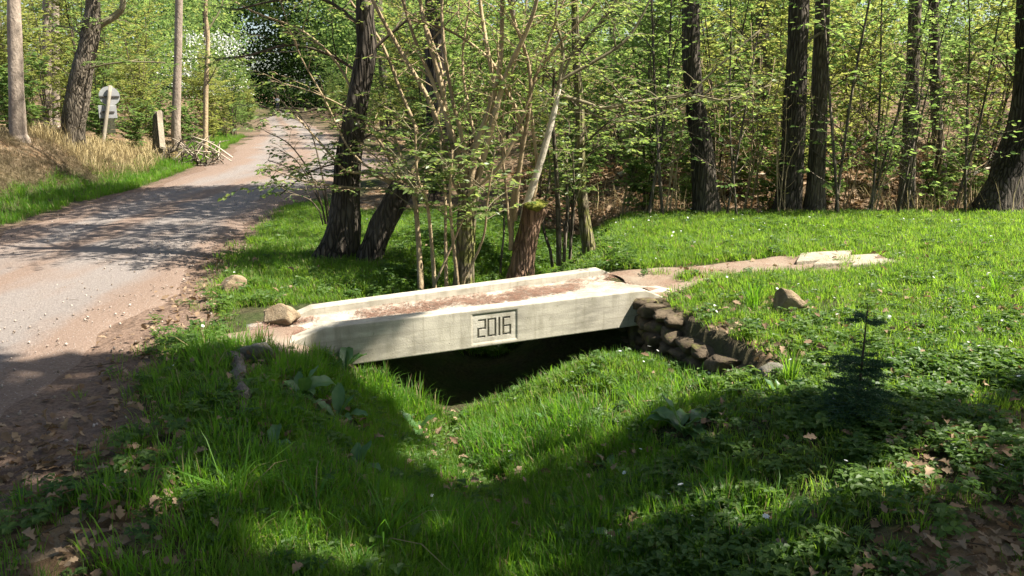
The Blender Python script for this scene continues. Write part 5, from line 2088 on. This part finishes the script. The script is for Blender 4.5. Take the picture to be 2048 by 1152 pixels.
brm = {}
for zf, L, n, pitch in ((.86, 48, 4, .02), (.55, 62, 6, .1), (.48, 70, 6, .05), (.38, 84, 7, .0), (.30, 92, 7, -.05), (.22, 104, 8, -.08), (.14, 108, 8, -.1), (.08, 100, 7, -.1), (.66, 26, 3, .3), (.43, 50, 4, .3), (.26, 60, 5, .3)):
    me_ = needle_branch(L * kf, int(L), 900 if L < 50 else 620)
    for k in range(n):
        a = k * TAU / n + (0 if zf > .8 else random.uniform(0, 1))
        obj('branch', me_, fir, (0, 0, fh * zf + random.uniform(-.006, .006)), (random.gauss(0, .1), -pitch + random.gauss(0, .06), a), random.uniform(.85, 1.08))
me_ = needle_branch(.06, 5, 500, .012)
obj('leader', me_, fir, (0, 0, fh * .9), (0, -1.45, 0), .9)

# ------------------------------------------------------------------ walker far down the road
w0 = at(556, 221, 100.0)
w0[2] = .03
kw_ = 1.72
J = dict(pel=(0, 0, .53), chest=(0, 0, .72), neck=(0, 0, .83), head=(0, -.01, .90), top=(0, -.01, .965),
         ls=(-.105, 0, .80), le=(-.14, .03, .64), lh=(-.13, -.05, .52), rs=(.105, 0, .80), re=(.14, -.02, .64), rh=(.13, -.09, .54),
         lk=(-.06, -.06, .29), la=(-.06, 0, .05), lt=(-.06, -.08, .02), rk=(.06, .03, .29), ra=(.06, .12, .07), rt=(.06, .05, .02),
         lhip=(-.055, 0, .50), rhip=(.055, 0, .50))
E = [('pel', 'chest'), ('chest', 'neck'), ('neck', 'head'), ('head', 'top'), ('chest', 'ls'), ('ls', 'le'), ('le', 'lh'), ('chest', 'rs'), ('rs', 're'), ('re', 'rh'),
     ('pel', 'lhip'), ('lhip', 'lk'), ('lk', 'la'), ('la', 'lt'), ('pel', 'rhip'), ('rhip', 'rk'), ('rk', 'ra'), ('ra', 'rt')]
RAD = dict(pel=.085, chest=.09, neck=.035, head=.052, top=.04, ls=.045, le=.032, lh=.024, rs=.045, re=.032, rh=.024, lk=.045, la=.03, lt=.022, rk=.045, ra=.03, rt=.022, lhip=.065, rhip=.065)
names = list(J)
me = bpy.data.meshes.new('walker_skin')
me.from_pydata([tuple(c * kw_ for c in J[n_]) for n_ in names], [(names.index(a), names.index(b)) for a, b in E], [])
tmp = bpy.data.objects.new('walker_skin', me)
C.objects.link(tmp)
sk = tmp.modifiers.new('skin', 'SKIN')
for k, n_ in enumerate(names):
    me.skin_vertices[0].data[k].radius = (RAD[n_] * kw_, RAD[n_] * kw_ * .8)
    me.skin_vertices[0].data[k].use_root = n_ == 'pel'
tmp.modifiers.new('sub', 'SUBSURF').levels = 1
dg = bpy.context.evaluated_depsgraph_get()
me2 = bpy.data.meshes.new_from_object(tmp.evaluated_get(dg))
bpy.data.objects.remove(tmp)
for nm, c in (('walker_skin', (.45, .28, .2)), ('walker_shirt', (.62, .60, .60)), ('walker_trousers', (.06, .06, .08)), ('walker_hair', (.10, .06, .04))):
    me2.materials.append(plain(nm, c, .9))
for f in me2.polygons:
    z = f.center.z / kw_
    f.material_index = 3 if z > .935 else 0 if z > .835 else 1 if z > .53 else 2
    if abs(f.center.x) > .12 * kw_ and z < .62:
        f.material_index = 0
    f.use_smooth = True
o = obj('person', me2, None, tuple(w0), (0, 0, .3))
tag(o, 'person in a pale top and dark trousers walking far down the gravel road', 'person')
print('objects', len(scene.objects), 'tris', sum(len(m_.loop_triangles) or sum(len(p.vertices) - 2 for p in m_.polygons) if len(m_.polygons) < 5000 else len(m_.polygons) * 2 for m_ in bpy.data.meshes))
